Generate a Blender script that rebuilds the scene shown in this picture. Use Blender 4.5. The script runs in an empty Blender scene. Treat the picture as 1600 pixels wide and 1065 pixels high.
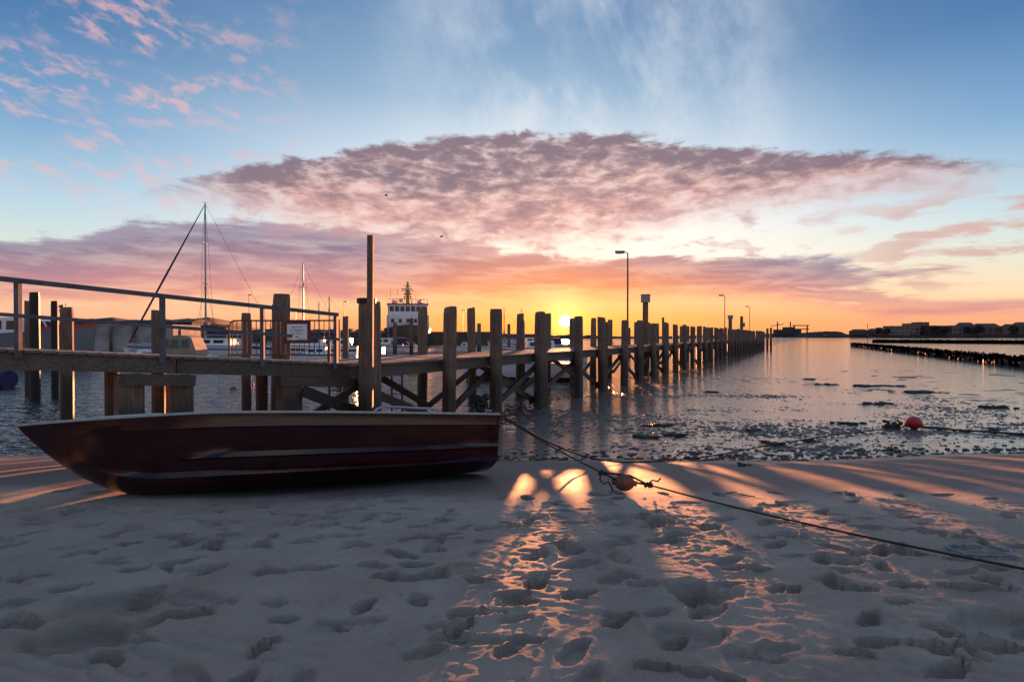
import bpy, math, random
import numpy as np
from mathutils import Vector, Matrix, Euler
from bpy_extras.object_utils import world_to_camera_view as _unused

random.seed(7)
R = math.radians
sc = bpy.context.scene
COL = sc.collection
F, CX, HZ, EYE = 889.0, 800.0, 524.0, 2.2     # focal length in photo pixels, centre column, horizon row, eye height

# ------------------------------------------------------------------ camera
cam = bpy.data.cameras.new('camera')
cam.lens = 20.0
cam.sensor_width = 36.0
cam.clip_start = 0.05
cam.clip_end = 8000
camo = bpy.data.objects.new('camera', cam)
COL.objects.link(camo)
camo.location = (0, 0, EYE)
camo.rotation_euler = (R(90 - 0.55), 0, 0)
sc.camera = camo

# ------------------------------------------------------------------ node expression helper
class X:
    tree = None
    def __init__(s, v): s.v = v
    @staticmethod
    def put(node, i, val):
        if isinstance(val, X): val = val.v
        if hasattr(val, 'is_output'): X.tree.links.new(val, node.inputs[i])
        else: node.inputs[i].default_value = val
    @staticmethod
    def m(op, *a):
        n = X.tree.nodes.new('ShaderNodeMath'); n.operation = op
        for i, v in enumerate(a): X.put(n, i, v)
        return X(n.outputs[0])
    def __add__(s, o): return X.m('ADD', s, o)
    def __radd__(s, o): return X.m('ADD', o, s)
    def __sub__(s, o): return X.m('SUBTRACT', s, o)
    def __rsub__(s, o): return X.m('SUBTRACT', o, s)
    def __mul__(s, o): return X.m('MULTIPLY', s, o)
    def __rmul__(s, o): return X.m('MULTIPLY', o, s)
    def __truediv__(s, o): return X.m('DIVIDE', s, o)
    def __rtruediv__(s, o): return X.m('DIVIDE', o, s)
def sstep(a, b, x):
    n = X.tree.nodes.new('ShaderNodeMapRange'); n.interpolation_type = 'SMOOTHSTEP'
    X.put(n, 0, x); X.put(n, 1, a); X.put(n, 2, b)
    return X(n.outputs[0])
def xyz(x, y, z):
    n = X.tree.nodes.new('ShaderNodeCombineXYZ')
    for i, v in enumerate((x, y, z)): X.put(n, i, v)
    return X(n.outputs[0])
def sep(v):
    n = X.tree.nodes.new('ShaderNodeSeparateXYZ'); X.put(n, 0, v)
    return [X(o) for o in n.outputs]
def noise(vec, scale, detail=4, rough=0.55, dist=0.0):
    n = X.tree.nodes.new('ShaderNodeTexNoise'); X.put(n, 'Vector', vec)
    n.inputs['Scale'].default_value = scale; n.inputs['Detail'].default_value = detail
    n.inputs['Roughness'].default_value = rough; n.inputs['Distortion'].default_value = dist
    return X(n.outputs[0])
def curve(x, pts, lo, hi):
    """piecewise smooth curve through (x, y) points"""
    xs = [p[0] for p in pts]; x0, x1 = xs[0], xs[-1]
    n = X.tree.nodes.new('ShaderNodeFloatCurve')
    c = n.mapping.curves[0]
    n.mapping.use_clip = False
    q = [((a - x0) / (x1 - x0), (b - lo) / (hi - lo)) for a, b in pts]
    c.points[0].location = q[0]; c.points[1].location = q[-1]
    for p in q[1:-1]: c.points.new(*p)
    n.mapping.update()
    t = X.m('MINIMUM', X.m('MAXIMUM', (x - x0) / (x1 - x0), 0.0), 1.0)
    X.put(n, 1, t)
    return X(n.outputs[0]) * (hi - lo) + lo
def lin(c):
    return tuple((v / 255 / 12.92 if v / 255 < .04045 else ((v / 255 + .055) / 1.055) ** 2.4) for v in c) + (1.0,)
def mixc(f, a, b, mode='MIX'):
    n = X.tree.nodes.new('ShaderNodeMix'); n.data_type = 'RGBA'; n.blend_type = mode
    X.put(n, 0, f); X.put(n, 6, a); X.put(n, 7, b)
    return X(n.outputs[2])
def ramp(x, stops):
    n = X.tree.nodes.new('ShaderNodeValToRGB'); X.put(n, 0, x)
    e = n.color_ramp.elements
    e[0].position, e[0].color = stops[0][0], stops[0][1]
    e[1].position, e[1].color = stops[-1][0], stops[-1][1]
    for p, c in stops[1:-1]:
        k = e.new(p); k.color = c
    return X(n.outputs[0])

# ------------------------------------------------------------------ world: low evening sun, banks of lit cloud
SUN_AZ = math.degrees(math.atan((883 - CX) / F))      # to the right of the view axis
SUN_EL = 1.45
w = bpy.data.worlds.new('World'); sc.world = w; w.use_nodes = True
X.tree = w.node_tree
for n in list(X.tree.nodes): X.tree.nodes.remove(n)
tc = X.tree.nodes.new('ShaderNodeTexCoord')
D = X(tc.outputs['Generated'])
dx, dy, dz = sep(D)
az = X.m('ARCTAN2', dx, dy) * (180 / math.pi)
el = X.m('ARCSINE', dz) * (180 / math.pi)
sd = (math.sin(R(SUN_AZ)) * math.cos(R(SUN_EL)), math.cos(R(SUN_AZ)) * math.cos(R(SUN_EL)), math.sin(R(SUN_EL)))
dot = dx * sd[0] + dy * sd[1] + dz * sd[2]
sang = X.m('ARCCOSINE', X.m('MINIMUM', dot, 1.0)) * (180 / math.pi)     # degrees from the sun
def A(x): return math.degrees(math.atan((x - CX) / F))
def E(x, y): return math.degrees(math.atan((HZ - y) / F * math.cos(R(A(x)))))
sky = X.tree.nodes.new('ShaderNodeTexSky'); sky.sky_type = 'NISHITA'; sky.sun_disc = False
sky.sun_elevation = R(SUN_EL); sky.sun_rotation = R(SUN_AZ)
nish = X(sky.outputs[0])
# clear-sky colour by height, away from and towards the sun
t = X.m('MAXIMUM', el, 0.0) / 45.0
far = ramp(t, [(0, lin((228, 160, 130))), (.03, lin((236, 172, 138))), (.075, lin((238, 214, 178))), (.15, lin((205, 216, 208))),
               (.24, lin((170, 199, 216))), (.36, lin((112, 157, 196))), (.52, lin((66, 114, 164))), (.7, lin((42, 88, 140))), (1, lin((40, 84, 140)))])
near = ramp(t, [(0, lin((246, 148, 80))), (.04, lin((248, 162, 96))), (.10, lin((250, 194, 156))), (.17, lin((255, 240, 224))),
                (.27, lin((240, 241, 238))), (.38, lin((206, 219, 229))), (.5, lin((146, 176, 202))), (.7, lin((76, 120, 168))), (1, lin((55, 100, 155)))])
nearf = sstep(46.0, 4.0, X.m('ABSOLUTE', az - SUN_AZ + (el * 0.25)))
base = mixc(nearf, far, near)
base = mixc(0.02, base, nish)
# cloud coordinates: a flat layer overhead, so the clouds flatten towards the horizon
k = 1.0 / (X.m('MAXIMUM', dz, 0.0) + 0.13)
cp = xyz(dx * k, dy * k, 0.0)
cq = xyz(az * 0.05, el * 0.13, 0.0)
n1 = noise(cp, 1.6, 6, .6, .3)
n2 = noise(cq, 5.0, 6, .62, .4)
n3 = noise(cq, 13.0, 4, .6, .3)
n4 = noise(xyz(az * .035, el * .22, 3.0), 4.0, 5, .6, .3)
# high thin veil
veil = sstep(A(520), A(920), az) * sstep(A(1360), A(1000), az) * sstep(.34, .70, noise(xyz(az * .075 + el * .03, el * .045 - az * .02, 1.0), 1.5, 7, .6, .2)) * sstep(8.0, 15.0, el)
base = mixc(veil * .8, base, lin((222, 226, 230)))
# small pink flakes high on the left
fl = sstep(.44, .66, noise(xyz(az * .08 + el * .05, el * .15, 0.0), 6.0, 6, .62, .3)) * sstep(.38, .58, noise(cq, 2.6, 3, .5, .2))
fl = fl * sstep(A(560), A(260), az) * sstep(9.0, 12.0, el) * sstep(40.0, 24.0, el)
base = mixc(fl * .62, base, lin((226, 178, 176)))
fl2 = sstep(.46, .62, noise(xyz(az * .05 + el * .02, el * .2, 5.0), 4.0, 5, .55, .3)) * sstep(A(1230), A(1450), az) * sstep(3.0, 4.5, el) * sstep(12.5, 9.5, el)
base = mixc(fl2 * .75, base, lin((206, 160, 150)))
# lower bank
lo_top = curve(az, [(-75, 7.5), (A(0), E(0, 368)), (A(120), E(120, 366)), (A(290), E(290, 344)), (A(480), E(480, 352)), (A(700), E(700, 372)), (A(900), E(900, 400)),
                    (A(1150), E(1150, 397)), (A(1330), E(1330, 400)), (A(1450), E(1450, 404)), (A(1600), E(1600, 410)), (75, 6.0)], 0, 14)
lo_bot = curve(az, [(-75, 2.0), (A(0), E(0, 478)), (A(400), E(400, 474)), (A(800), E(800, 466)), (A(1000), E(1000, 462)), (A(1200), E(1200, 468)), (A(1400), E(1400, 502)), (A(1600), E(1600, 506)), (75, .6)], 0, 14)
mlo = sstep(-.25, .55, lo_top - el + (n2 - .5) * 2.0 + (n4 - .5) * 2.6) * sstep(-1.2, 1.6, el - lo_bot + (n4 - .5) * 2.0)
mlo = mlo * X.m('MAXIMUM', sstep(A(1430), A(1290), az + (n4 - .5) * 34.0), sstep(3.0, 2.3, el + (n4 - .5) * 1.2))
hl = (el - lo_bot) / (lo_top - lo_bot + .01)
clo = ramp(hl + (n4 - .5) * .5, [(0, lin((240, 160, 118))), (.22, lin((212, 142, 134))), (.5, lin((180, 134, 142))), (.78, lin((142, 122, 142))), (1, lin((154, 142, 162)))])
clo = mixc(sstep(24.0, 3.0, sang) * .75, clo, ramp(hl, [(0, lin((255, 165, 62))), (.4, lin((245, 150, 96))), (1, lin((222, 152, 130)))]))
base = mixc(mlo * (.72 + .28 * sstep(.35, .6, n4)), base, clo)
# great arched cloud
hi_top = curve(az, [(A(190), E(190, 318)), (A(320), E(320, 272)), (A(460), E(460, 250)), (A(560), E(560, 232)), (A(700), E(700, 218)), (A(850), E(850, 208)), (A(1000), E(1000, 216)),
                    (A(1150), E(1150, 232)), (A(1300), E(1300, 240)), (A(1450), E(1450, 246)), (A(1640), E(1640, 262))], 0, 24)
hi_bot = curve(az, [(A(190), E(190, 326)), (A(320), E(320, 318)), (A(460), E(460, 358)), (A(600), E(600, 384)), (A(750), E(750, 396)), (A(900), E(900, 388)), (A(1000), E(1000, 368)),
                    (A(1150), E(1150, 340)), (A(1300), E(1300, 318)), (A(1450), E(1450, 298)), (A(1640), E(1640, 276))], 0, 24)
inaz = sstep(A(170), A(360), az) * sstep(A(1660), A(1480), az)
hh = (el - hi_bot) / (hi_top - hi_bot + .05)
mhi = sstep(-.35, .55, hi_top - el + (n2 - .5) * 3.6 + (n3 - .5) * 1.0) * sstep(-1.4, 3.2, el - hi_bot + (n2 - .5) * 4.6) * inaz
body = sstep(.36, .62, n2 * .56 + n3 * .2 + n1 * .24 + (hh - .5) * .20)
chi = mixc(body, lin((232, 184, 172)), lin((132, 113, 124)))
chi = mixc(sstep(.7, .05, hh) * .45, chi, lin((214, 150, 142)))
base = mixc(mhi * (.66 + .32 * sstep(.34, .52, n3 * .5 + n2 * .5)), base, chi)
# ragged scraps under the arch
scr = sstep(.52, .66, n2) * sstep(A(300), A(420), az) * sstep(A(1400), A(1150), az) * sstep(6.0, 7.5, el) * sstep(13.0, 10.5, el)
base = mixc(scr * .5, base, lin((186, 148, 156)))
# beyond the top of the frame the same thin broken veil goes on, in every direction, with the colour and density it has in view
ov = sstep(.42, .66, noise(cp, 1.3, 6, .6, .3)) * sstep(26.0, 36.0, el)
base = mixc(ov * .8, base, lin((222, 226, 230)))
# aureole and disc of the sun
glow = X.m('EXPONENT', sang * -.26) * 0.24
g2 = X.m('EXPONENT', sang * -1.15) * 2.2
disc = sstep(.62, .42, sang) * 40.0
def addc(a, b): return mixc(1.0, a, b, 'ADD')
def sc_col(c, f):
    n = X.tree.nodes.new('ShaderNodeVectorMath'); n.operation = 'SCALE'
    n.inputs[0].default_value = c; X.put(n, 3, f)
    return X(n.outputs[0])
base = addc(base, sc_col((1.0, .34, .05), glow))
base = addc(base, sc_col((1.0, .55, .10), g2))
base = addc(base, sc_col((1.0, .85, .5), disc))
# below the horizon
base = mixc(sstep(-.3, -2.0, el), base, lin((120, 110, 108)))
bg = X.tree.nodes.new('ShaderNodeBackground'); X.put(bg, 0, base); bg.inputs[1].default_value = 2 ** -1.75
ow = X.tree.nodes.new('ShaderNodeOutputWorld'); X.tree.links.new(bg.outputs[0], ow.inputs[0])

sl = bpy.data.lights.new('sun', 'SUN'); sl.energy = 5.0; sl.angle = R(.55); sl.color = (1.0, .35, .13)
so = bpy.data.objects.new('sun', sl); COL.objects.link(so)
so.rotation_euler = Vector((-sd[0], -sd[1], -sd[2])).to_track_quat('-Z', 'Y').to_euler()

vs = sc.view_settings
vs.view_transform = 'Standard'; vs.look = 'None'; vs.exposure = 1.95; vs.gamma = 1.0; vs.use_curve_mapping = False
sc.render.engine = 'CYCLES'
sc.cycles.use_denoising = True
sc.cycles.max_bounces = 6
sc.cycles.sample_clamp_indirect = 6.0

# ------------------------------------------------------------------ materials
def material(name):
    m = bpy.data.materials.new(name); m.use_nodes = True
    X.tree = m.node_tree
    return m, m.node_tree.nodes['Principled BSDF']
def setp(b, **kw):
    names = dict(col='Base Color', rough='Roughness', metal='Metallic', spec='Specular IOR Level', ior='IOR', nrm='Normal', coat='Coat Weight')
    for k_, v in kw.items():
        s = b.inputs[names[k_]]
        if isinstance(v, X): X.tree.links.new(v.v, s)
        else: s.default_value = v
def coords(kind='Object'):
    n = X.tree.nodes.new('ShaderNodeTexCoord'); return X(n.outputs[kind])
def pos():
    n = X.tree.nodes.new('ShaderNodeNewGeometry'); return X(n.outputs['Position'])
def scalev(v, s):
    n = X.tree.nodes.new('ShaderNodeVectorMath'); n.operation = 'MULTIPLY'
    X.put(n, 0, v); n.inputs[1].default_value = s
    return X(n.outputs[0])
def bump(h, strength=.5, dist=.02):
    n = X.tree.nodes.new('ShaderNodeBump'); X.put(n, 'Height', h); X.put(n, 'Strength', strength); X.put(n, 'Distance', dist)
    return X(n.outputs[0])
def rnd():
    n = X.tree.nodes.new('ShaderNodeObjectInfo'); return X(n.outputs['Random'])
def C3(r, g, b): return (r, g, b, 1.0)
M = {}
def simple(name, col, rough=.5, metal=0.0, var=.25, nscale=6.0, bmp=.0):
    m, b = material(name)
    n = noise(coords(), nscale, 4)
    d = tuple(c * (1 - var) for c in col[:3]) + (1,)
    l = tuple(min(1, c * (1 + var)) for c in col[:3]) + (1,)
    setp(b, col=mixc(sstep(.3, .7, n), d, l), rough=rough, metal=metal)
    if bmp: setp(b, nrm=bump(noise(coords(), nscale * 6, 3), bmp, .01))
    M[name] = m
def wood(name, dark, light, axis, wet=True):
    m, b = material(name)
    s = [14.0, 14.0, 14.0]; s[axis] = 1.1
    g = noise(scalev(coords(), tuple(s)), 2.2, 5, .65, .4)
    g2_ = noise(coords(), 2.3, 3)
    c = mixc(sstep(.28, .72, g), dark, light)
    c = mixc(sstep(.4, .75, g2_) * .45, c, tuple(v * .6 for v in dark[:3]) + (1,))
    c = mixc(rnd() * .35, c, tuple(v * .55 for v in dark[:3]) + (1,))
    ro = .78
    if wet:      # weed and wet staining up to the high-tide mark
        z = sep(pos())[2]
        tide = sstep(1.45, .95, z + (g2_ - .5) * .6)
        c = mixc(tide * .85, c, C3(.022, .016, .011))
        ro = .8 - tide * .25
    setp(b, col=c, rough=ro, nrm=bump(g, .6, .012))
    M[name] = m
wood('pile_wood', C3(.095, .06, .042), C3(.29, .20, .145), 2)
wood('beam_wood', C3(.075, .055, .042), C3(.18, .135, .105), 0, False)
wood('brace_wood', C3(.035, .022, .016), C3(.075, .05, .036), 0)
wood('plank_wood', C3(.13, .105, .09), C3(.27, .23, .20), 0, False)
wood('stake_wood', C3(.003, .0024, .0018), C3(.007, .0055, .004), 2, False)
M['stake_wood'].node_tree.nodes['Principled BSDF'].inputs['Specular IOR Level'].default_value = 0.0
simple('rail_steel', C3(.10, .105, .125), .75, .1)
simple('galv', C3(.32, .32, .34), .45, .7)
simple('gate_steel', C3(.10, .065, .06), .8, .1)
simple('black_steel', C3(.012, .010, .011), .5, .2)
simple('white_paint', C3(.72, .73, .75), .3, 0, .06)
simple('sign_white', C3(.80, .80, .80), .4, 0, .03)
simple('sign_red', C3(.14, .018, .018), .5)
simple('ink', C3(.02, .02, .05), .6)
simple('grey_paint', C3(.17, .18, .20), .4, 0, .12)
simple('red_paint', C3(.42, .035, .025), .4, 0, .15)
simple('blue_paint', C3(.10, .26, .45), .4, 0, .1)
simple('navy_cloth', C3(.025, .022, .08), .8, 0, .2, 9)
simple('canopy_cloth', C3(.30, .235, .17), .8, 0, .15, 5)
simple('glass', C3(.02, .022, .026), .06, 0, .1)
simple('black_hull', C3(.014, .013, .014), .4, 0, .2)
simple('yellow_paint', C3(.42, .25, .03), .5)
simple('trim_white', C3(.30, .315, .27), .45, 0, .12, 14)
simple('boat_inner', C3(.30, .30, .27), .5, 0, .2)
simple('rope', C3(.035, .026, .020), .9, 0, .3, 60, .6)
simple('rope_pale', C3(.24, .25, .30), .9, 0, .3, 60, .6)
simple('float_brown', C3(.17, .055, .035), .55, 0, .3, 12, .3)
simple('buoy_red', C3(.40, .010, .016), .4, 0, .2, 10)
simple('buoy_orange', C3(.45, .12, .04), .5)
simple('weed', C3(.012, .011, .008), .5, 0, .5, 20, .6)
simple('concrete', C3(.32, .31, .30), .85, 0, .25, .6)
simple('quay_green', C3(.075, .085, .06), .85, 0, .3, .5)
simple('house_dark', C3(.055, .045, .045), .8, 0, .3, .2)
simple('house_pale', C3(.17, .16, .155), .8, 0, .15, .2)
simple('roof_tile', C3(.085, .05, .045), .8, 0, .3, .3)
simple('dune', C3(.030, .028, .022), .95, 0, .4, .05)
simple('gull', C3(.10, .10, .11), .7)
simple('lamp_glass', C3(.5, .5, .48), .3)

# dinghy paint: dark red gloss, scuffed
m, b = material('hull_red')
n = noise(scalev(coords(), (1, 1, 3)), 3.0, 6, .7, .3); n_s = noise(scalev(coords(), (2, 8, 14)), 6.0, 4, .6)
z = sep(coords())[2]
c = mixc(sstep(.35, .7, n), C3(.018, .0008, .0025), C3(.034, .0015, .0045))
c = mixc(sstep(.60, .76, n_s) * sstep(.30, .12, z) * .7, c, C3(.10, .085, .075))
scr_ = noise(scalev(coords(), (1.2, 20, 34)), 5.0, 3, .6)
c = mixc(sstep(.68, .74, scr_) * .35, c, C3(.12, .09, .09))
setp(b, col=c, rough=.12 + sstep(.4, .8, n) * .2, nrm=bump(n, .04, .02)); M['hull_red'] = m

# sand
m, b = material('sand')
pz = pos(); px_, py_, zz = sep(pz)
grain = noise(pz, 260.0, 3, .7); patch = noise(pz, 1.3, 5, .6); rip = noise(scalev(pz, (2.2, 9.0, 2.0)), 4.0, 4, .6, .6)
wetm = sstep(.66, .52, zz + (patch - .5) * .16)         # damp sand lower on the slope
dry = mixc(sstep(.3, .7, patch), C3(.49, .42, .355), C3(.63, .55, .47))
dry = mixc(sstep(.55, .75, grain) * .5, dry, C3(.22, .19, .17))
dry = mixc(sstep(.64, .72, noise(pz, 52.0, 3, .6)) * .55, dry, C3(.15, .125, .11))
damp = mixc(sstep(.3, .7, rip), C3(.115, .094, .086), C3(.165, .138, .126))
verywet = sstep(.16, .02, zz + (patch - .5) * .06)
c = mixc(wetm, dry, damp); c = mixc(verywet, c, C3(.085, .068, .058))
hgt = grain * .3 + rip * .8 + noise(pz, 38.0, 5, .75) * 1.6
setp(b, col=c, rough=.92 - wetm * .22 - verywet * .45, nrm=bump(hgt, .9 - wetm * .6, .05), spec=.4); M['sand'] = m

# mud
m, b = material('mud')
pz = pos()
n = noise(pz, 3.0, 6, .65); n_f = noise(pz, 40.0, 4, .7)
setp(b, col=mixc(sstep(.3, .7, n), C3(.032, .024, .019), C3(.075, .058, .048)), rough=.36 + sstep(.4, .7, n_f) * .3, spec=.5, nrm=bump(n_f + n * .6, .8, .03)); M['mud'] = m

# water: short ripples in the basin, a nearly still film over the flats
m, b = material('water')
pz = pos(); px_, py_, _ = sep(pz)
basin = sstep(1.0, -2.0, px_ - (py_ * .533 - 9.2))
rp = noise(scalev(pz, (1.0, 2.4, 1.0)), .75, 3, .5, .4) + .25 * noise(scalev(pz, (1.0, 2.0, 1.0)), 3.0, 2, .5, .3)
film = noise(scalev(pz, (.7, 1.5, 1.0)), 3.0, 4, .6, .3)
hgt = mixc(basin, film, rp)
setp(b, col=mixc(basin, C3(.17, .145, .132), C3(.030, .032, .036)), rough=.07, ior=1.45, nrm=bump(hgt, .14 + basin * .7, .16 + basin * .16)); M['water'] = m

# ------------------------------------------------------------------ mesh building
class MB:
    def __init__(s): s.v = []; s.f = []
    def add(s, vs_, fs):
        o = len(s.v); s.v += [tuple(v) for v in vs_]; s.f += [tuple(i + o for i in f) for f in fs]; return s
    def box(s, c, d, rz=0.0, taper=1.0):
        c = Vector(c); hx, hy, hz = d[0] / 2, d[1] / 2, d[2] / 2
        ca, sa = math.cos(rz), math.sin(rz); vs_ = []
        for zc, k_ in ((-hz, 1.0), (hz, taper)):
            for xx, yy in ((-hx, -hy), (hx, -hy), (hx, hy), (-hx, hy)):
                xx *= k_; yy *= k_
                vs_.append((c.x + xx * ca - yy * sa, c.y + xx * sa + yy * ca, c.z + zc))
        return s.add(vs_, [(0, 3, 2, 1), (4, 5, 6, 7), (0, 1, 5, 4), (1, 2, 6, 5), (2, 3, 7, 6), (3, 0, 4, 7)])
    def bar(s, a, b_, wd, h, up=(0, 0, 1)):
        a, b_ = Vector(a), Vector(b_); d = (b_ - a).normalized(); u = Vector(up)
        sd_ = d.cross(u).normalized() * (wd / 2); uu = sd_.cross(d).normalized() * (h / 2)
        vs_ = [p + i * sd_ + j * uu for p in (a, b_) for i, j in ((-1, -1), (1, -1), (1, 1), (-1, 1))]
        return s.add(vs_, [(0, 1, 2, 3), (7, 6, 5, 4), (0, 4, 5, 1), (1, 5, 6, 2), (2, 6, 7, 3), (3, 7, 4, 0)])
    def tube(s, pts, r, n=8, cap=True):
        pts = [Vector(p) for p in pts]; rs = r if isinstance(r, (list, tuple)) else [r] * len(pts)
        vs_ = []; fs = []
        for i, p in enumerate(pts):
            d = (pts[min(i + 1, len(pts) - 1)] - pts[max(i - 1, 0)]).normalized()
            u = Vector((0, 0, 1)) if abs(d.z) < .9 else Vector((1, 0, 0))
            a = d.cross(u).normalized(); b_ = a.cross(d).normalized()
            for j in range(n):
                t_ = 2 * math.pi * j / n
                vs_.append(p + rs[i] * (math.cos(t_) * a + math.sin(t_) * b_))
        for i in range(len(pts) - 1):
            for j in range(n):
                fs.append((i * n + j, (i + 1) * n + j, (i + 1) * n + (j + 1) % n, i * n + (j + 1) % n))
        if cap:
            fs.append(tuple(range(n))); fs.append(tuple(reversed(range((len(pts) - 1) * n, len(pts) * n))))
        return s.add(vs_, fs)
    def ball(s, c, r, nu=14, nv=9, jit=0.0):
        c = Vector(c); r = r if isinstance(r, (tuple, list)) else (r, r, r)
        vs_ = []; fs = []
        for i in range(1, nv):
            ph = math.pi * i / nv
            for j in range(nu):
                t_ = 2 * math.pi * j / nu; q = 1 + random.uniform(-jit, jit)
                vs_.append((c.x + r[0] * q * math.sin(ph) * math.cos(t_), c.y + r[1] * q * math.sin(ph) * math.sin(t_), c.z + r[2] * q * math.cos(ph)))
        top = len(vs_); vs_ += [(c.x, c.y, c.z + r[2]), (c.x, c.y, c.z - r[2])]
        for i in range(nv - 2):
            for j in range(nu):
                fs.append((i * nu + j, (i + 1) * nu + j, (i + 1) * nu + (j + 1) % nu, i * nu + (j + 1) % nu))
        for j in range(nu):
            fs.append((top, j, (j + 1) % nu)); q = (nv - 2) * nu
            fs.append((top + 1, q + (j + 1) % nu, q + j))
        return s.add(vs_, fs)
    def loft(s, rings, closed=True, caps=True):
        n = len(rings[0]); vs_ = [p for r_ in rings for p in r_]; fs = []
        for i in range(len(rings) - 1):
            for j in range(n if closed else n - 1):
                fs.append((i * n + j, i * n + (j + 1) % n, (i + 1) * n + (j + 1) % n, (i + 1) * n + j))
        if caps and closed:
            fs.append(tuple(reversed(range(n)))); fs.append(tuple(range((len(rings) - 1) * n, len(rings) * n)))
        return s.add(vs_, fs)
    def mesh(s, name):
        me = bpy.data.meshes.new(name); me.from_pydata([tuple(v) for v in s.v], [], s.f); me.update(); return me
    def build(s, name, mat, parent=None, smooth=False, fix=False):
        me = s.mesh(name)
        if fix:
            import bmesh
            bm = bmesh.new(); bm.from_mesh(me); bmesh.ops.recalc_face_normals(bm, faces=bm.faces); bm.to_mesh(me); bm.free()
        me.materials.append(M[mat])
        if smooth:
            me.polygons.foreach_set('use_smooth', [True] * len(me.polygons))
        o = bpy.data.objects.new(name, me); COL.objects.link(o)
        if parent: o.parent = parent
        return o
def tag(o, label=None, cat=None, group=None, kind=None):
    if label: o['label'] = label
    if cat: o['category'] = cat
    if group: o['group'] = group
    if kind: o['kind'] = kind
    return o
def thing(name, label, cat, loc=(0, 0, 0), rz=0.0, group=None):
    o = bpy.data.objects.new(name, None); o.empty_display_size = .2; COL.objects.link(o)
    o.location = loc; o.rotation_euler = (0, 0, rz)
    return tag(o, label, cat, group)
def place(mesh, name, parent, loc=(0, 0, 0), rot=(0, 0, 0), scl=(1, 1, 1)):
    o = bpy.data.objects.new(name, mesh); COL.objects.link(o); o.parent = parent
    o.location = loc; o.rotation_euler = rot; o.scale = scl; return o
def copy_tree(o, parent=None):
    c_ = o.copy(); COL.objects.link(c_); c_.parent = parent
    for ch in list(o.children): copy_tree(ch, c_)
    return c_
def at(x, Y): return (x - CX) / F * Y                 # sideways position of a photo column at distance Y
def hz(y, Y): return EYE + (HZ - y) * Y / F           # height of a photo row at distance Y

# value noise on arrays
_rs = np.random.RandomState(11); _lat = _rs.rand(256, 256)
def vnoise(x, y):
    xi = np.floor(x).astype(int); yi = np.floor(y).astype(int); fx = x - xi; fy = y - yi
    fx = fx * fx * (3 - 2 * fx); fy = fy * fy * (3 - 2 * fy)
    a = _lat[xi % 256, yi % 256]; b_ = _lat[(xi + 1) % 256, yi % 256]; c_ = _lat[xi % 256, (yi + 1) % 256]; d = _lat[(xi + 1) % 256, (yi + 1) % 256]
    return (a * (1 - fx) + b_ * fx) * (1 - fy) + (c_ * (1 - fx) + d * fx) * fy - .5
def fbm(x, y, s, o=4, g=.5):
    t_ = 0; a = 1.0
    for i in range(o):
        t_ = t_ + a * vnoise(x * s + 17.3 * i, y * s + 5.1 * i); s *= 2.03; a *= g
    return t_
def grid_object(name, xs, ys, Z, mat):
    nx, ny = len(xs), len(ys)
    GX, GY = np.meshgrid(xs, ys)
    co = np.stack([GX, GY, Z], -1).reshape(-1, 3).astype(np.float32)
    i = np.arange(nx * ny).reshape(ny, nx)
    q = np.stack([i[:-1, :-1], i[:-1, 1:], i[1:, 1:], i[1:, :-1]], -1).reshape(-1).astype(np.int32)
    me = bpy.data.meshes.new(name); nf = len(q) // 4
    me.vertices.add(len(co)); me.vertices.foreach_set('co', co.ravel())
    me.loops.add(len(q)); me.loops.foreach_set('vertex_index', q)
    me.polygons.add(nf); me.polygons.foreach_set('loop_start', np.arange(0, nf * 4, 4, dtype=np.int32))
    me.polygons.foreach_set('use_smooth', np.ones(nf, dtype=bool))
    me.update(calc_edges=True); me.materials.append(M[mat])
    o = bpy.data.objects.new(name, me); COL.objects.link(o); o['kind'] = 'structure'
    return o
def geo(a, b_, n, k_=1.0):
    t_ = np.linspace(0, 1, n + 1)[1:]; e = (np.exp(k_ * t_) - 1) / (np.exp(k_) - 1); return a + (b_ - a) * e

# ------------------------------------------------------------------ beach
def shore(x): return 10.0 + .008 * x * x * np.clip(1 - np.abs(x) / 60, 0, 1) + .12 * np.sin(x * .9 + .5)
def beach_height(x, y):
    u = np.maximum(shore(x) - y, 0)
    z_ = .45 * (1 - np.exp(-(u / 3.0) ** 1.3)) + .051 * u
    return np.where(shore(x) - y < 0, -(y - shore(x)) * .12, z_)
xs = np.concatenate([-geo(5.2, 70, 50, 3)[::-1], np.arange(-5.2, 6.0, .0165), geo(6.0, 70, 50, 3)])
ys = np.concatenate([-geo(1.2, 40, 20, 3)[::-1] + 2.4, np.arange(1.25, 5.9, .0145), np.arange(5.9, 11.6, .032)])
GX, GY = np.meshgrid(xs, ys)
Z = beach_height(GX, GY)
dryf = np.clip((5.9 - GY + .35 * fbm(GX, GY, .8, 3)) / 1.2, 0, 1); dryf = dryf * dryf * (3 - 2 * dryf)
Z += dryf * (.026 * fbm(GX, GY, .9, 2) + .018 * fbm(GX, GY, 3.2, 4) + .009 * fbm(GX, GY * 1.5, 13, 3, .6))
Z += (1 - dryf) * .012 * fbm(GX, GY * 2, .9, 4)
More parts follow.
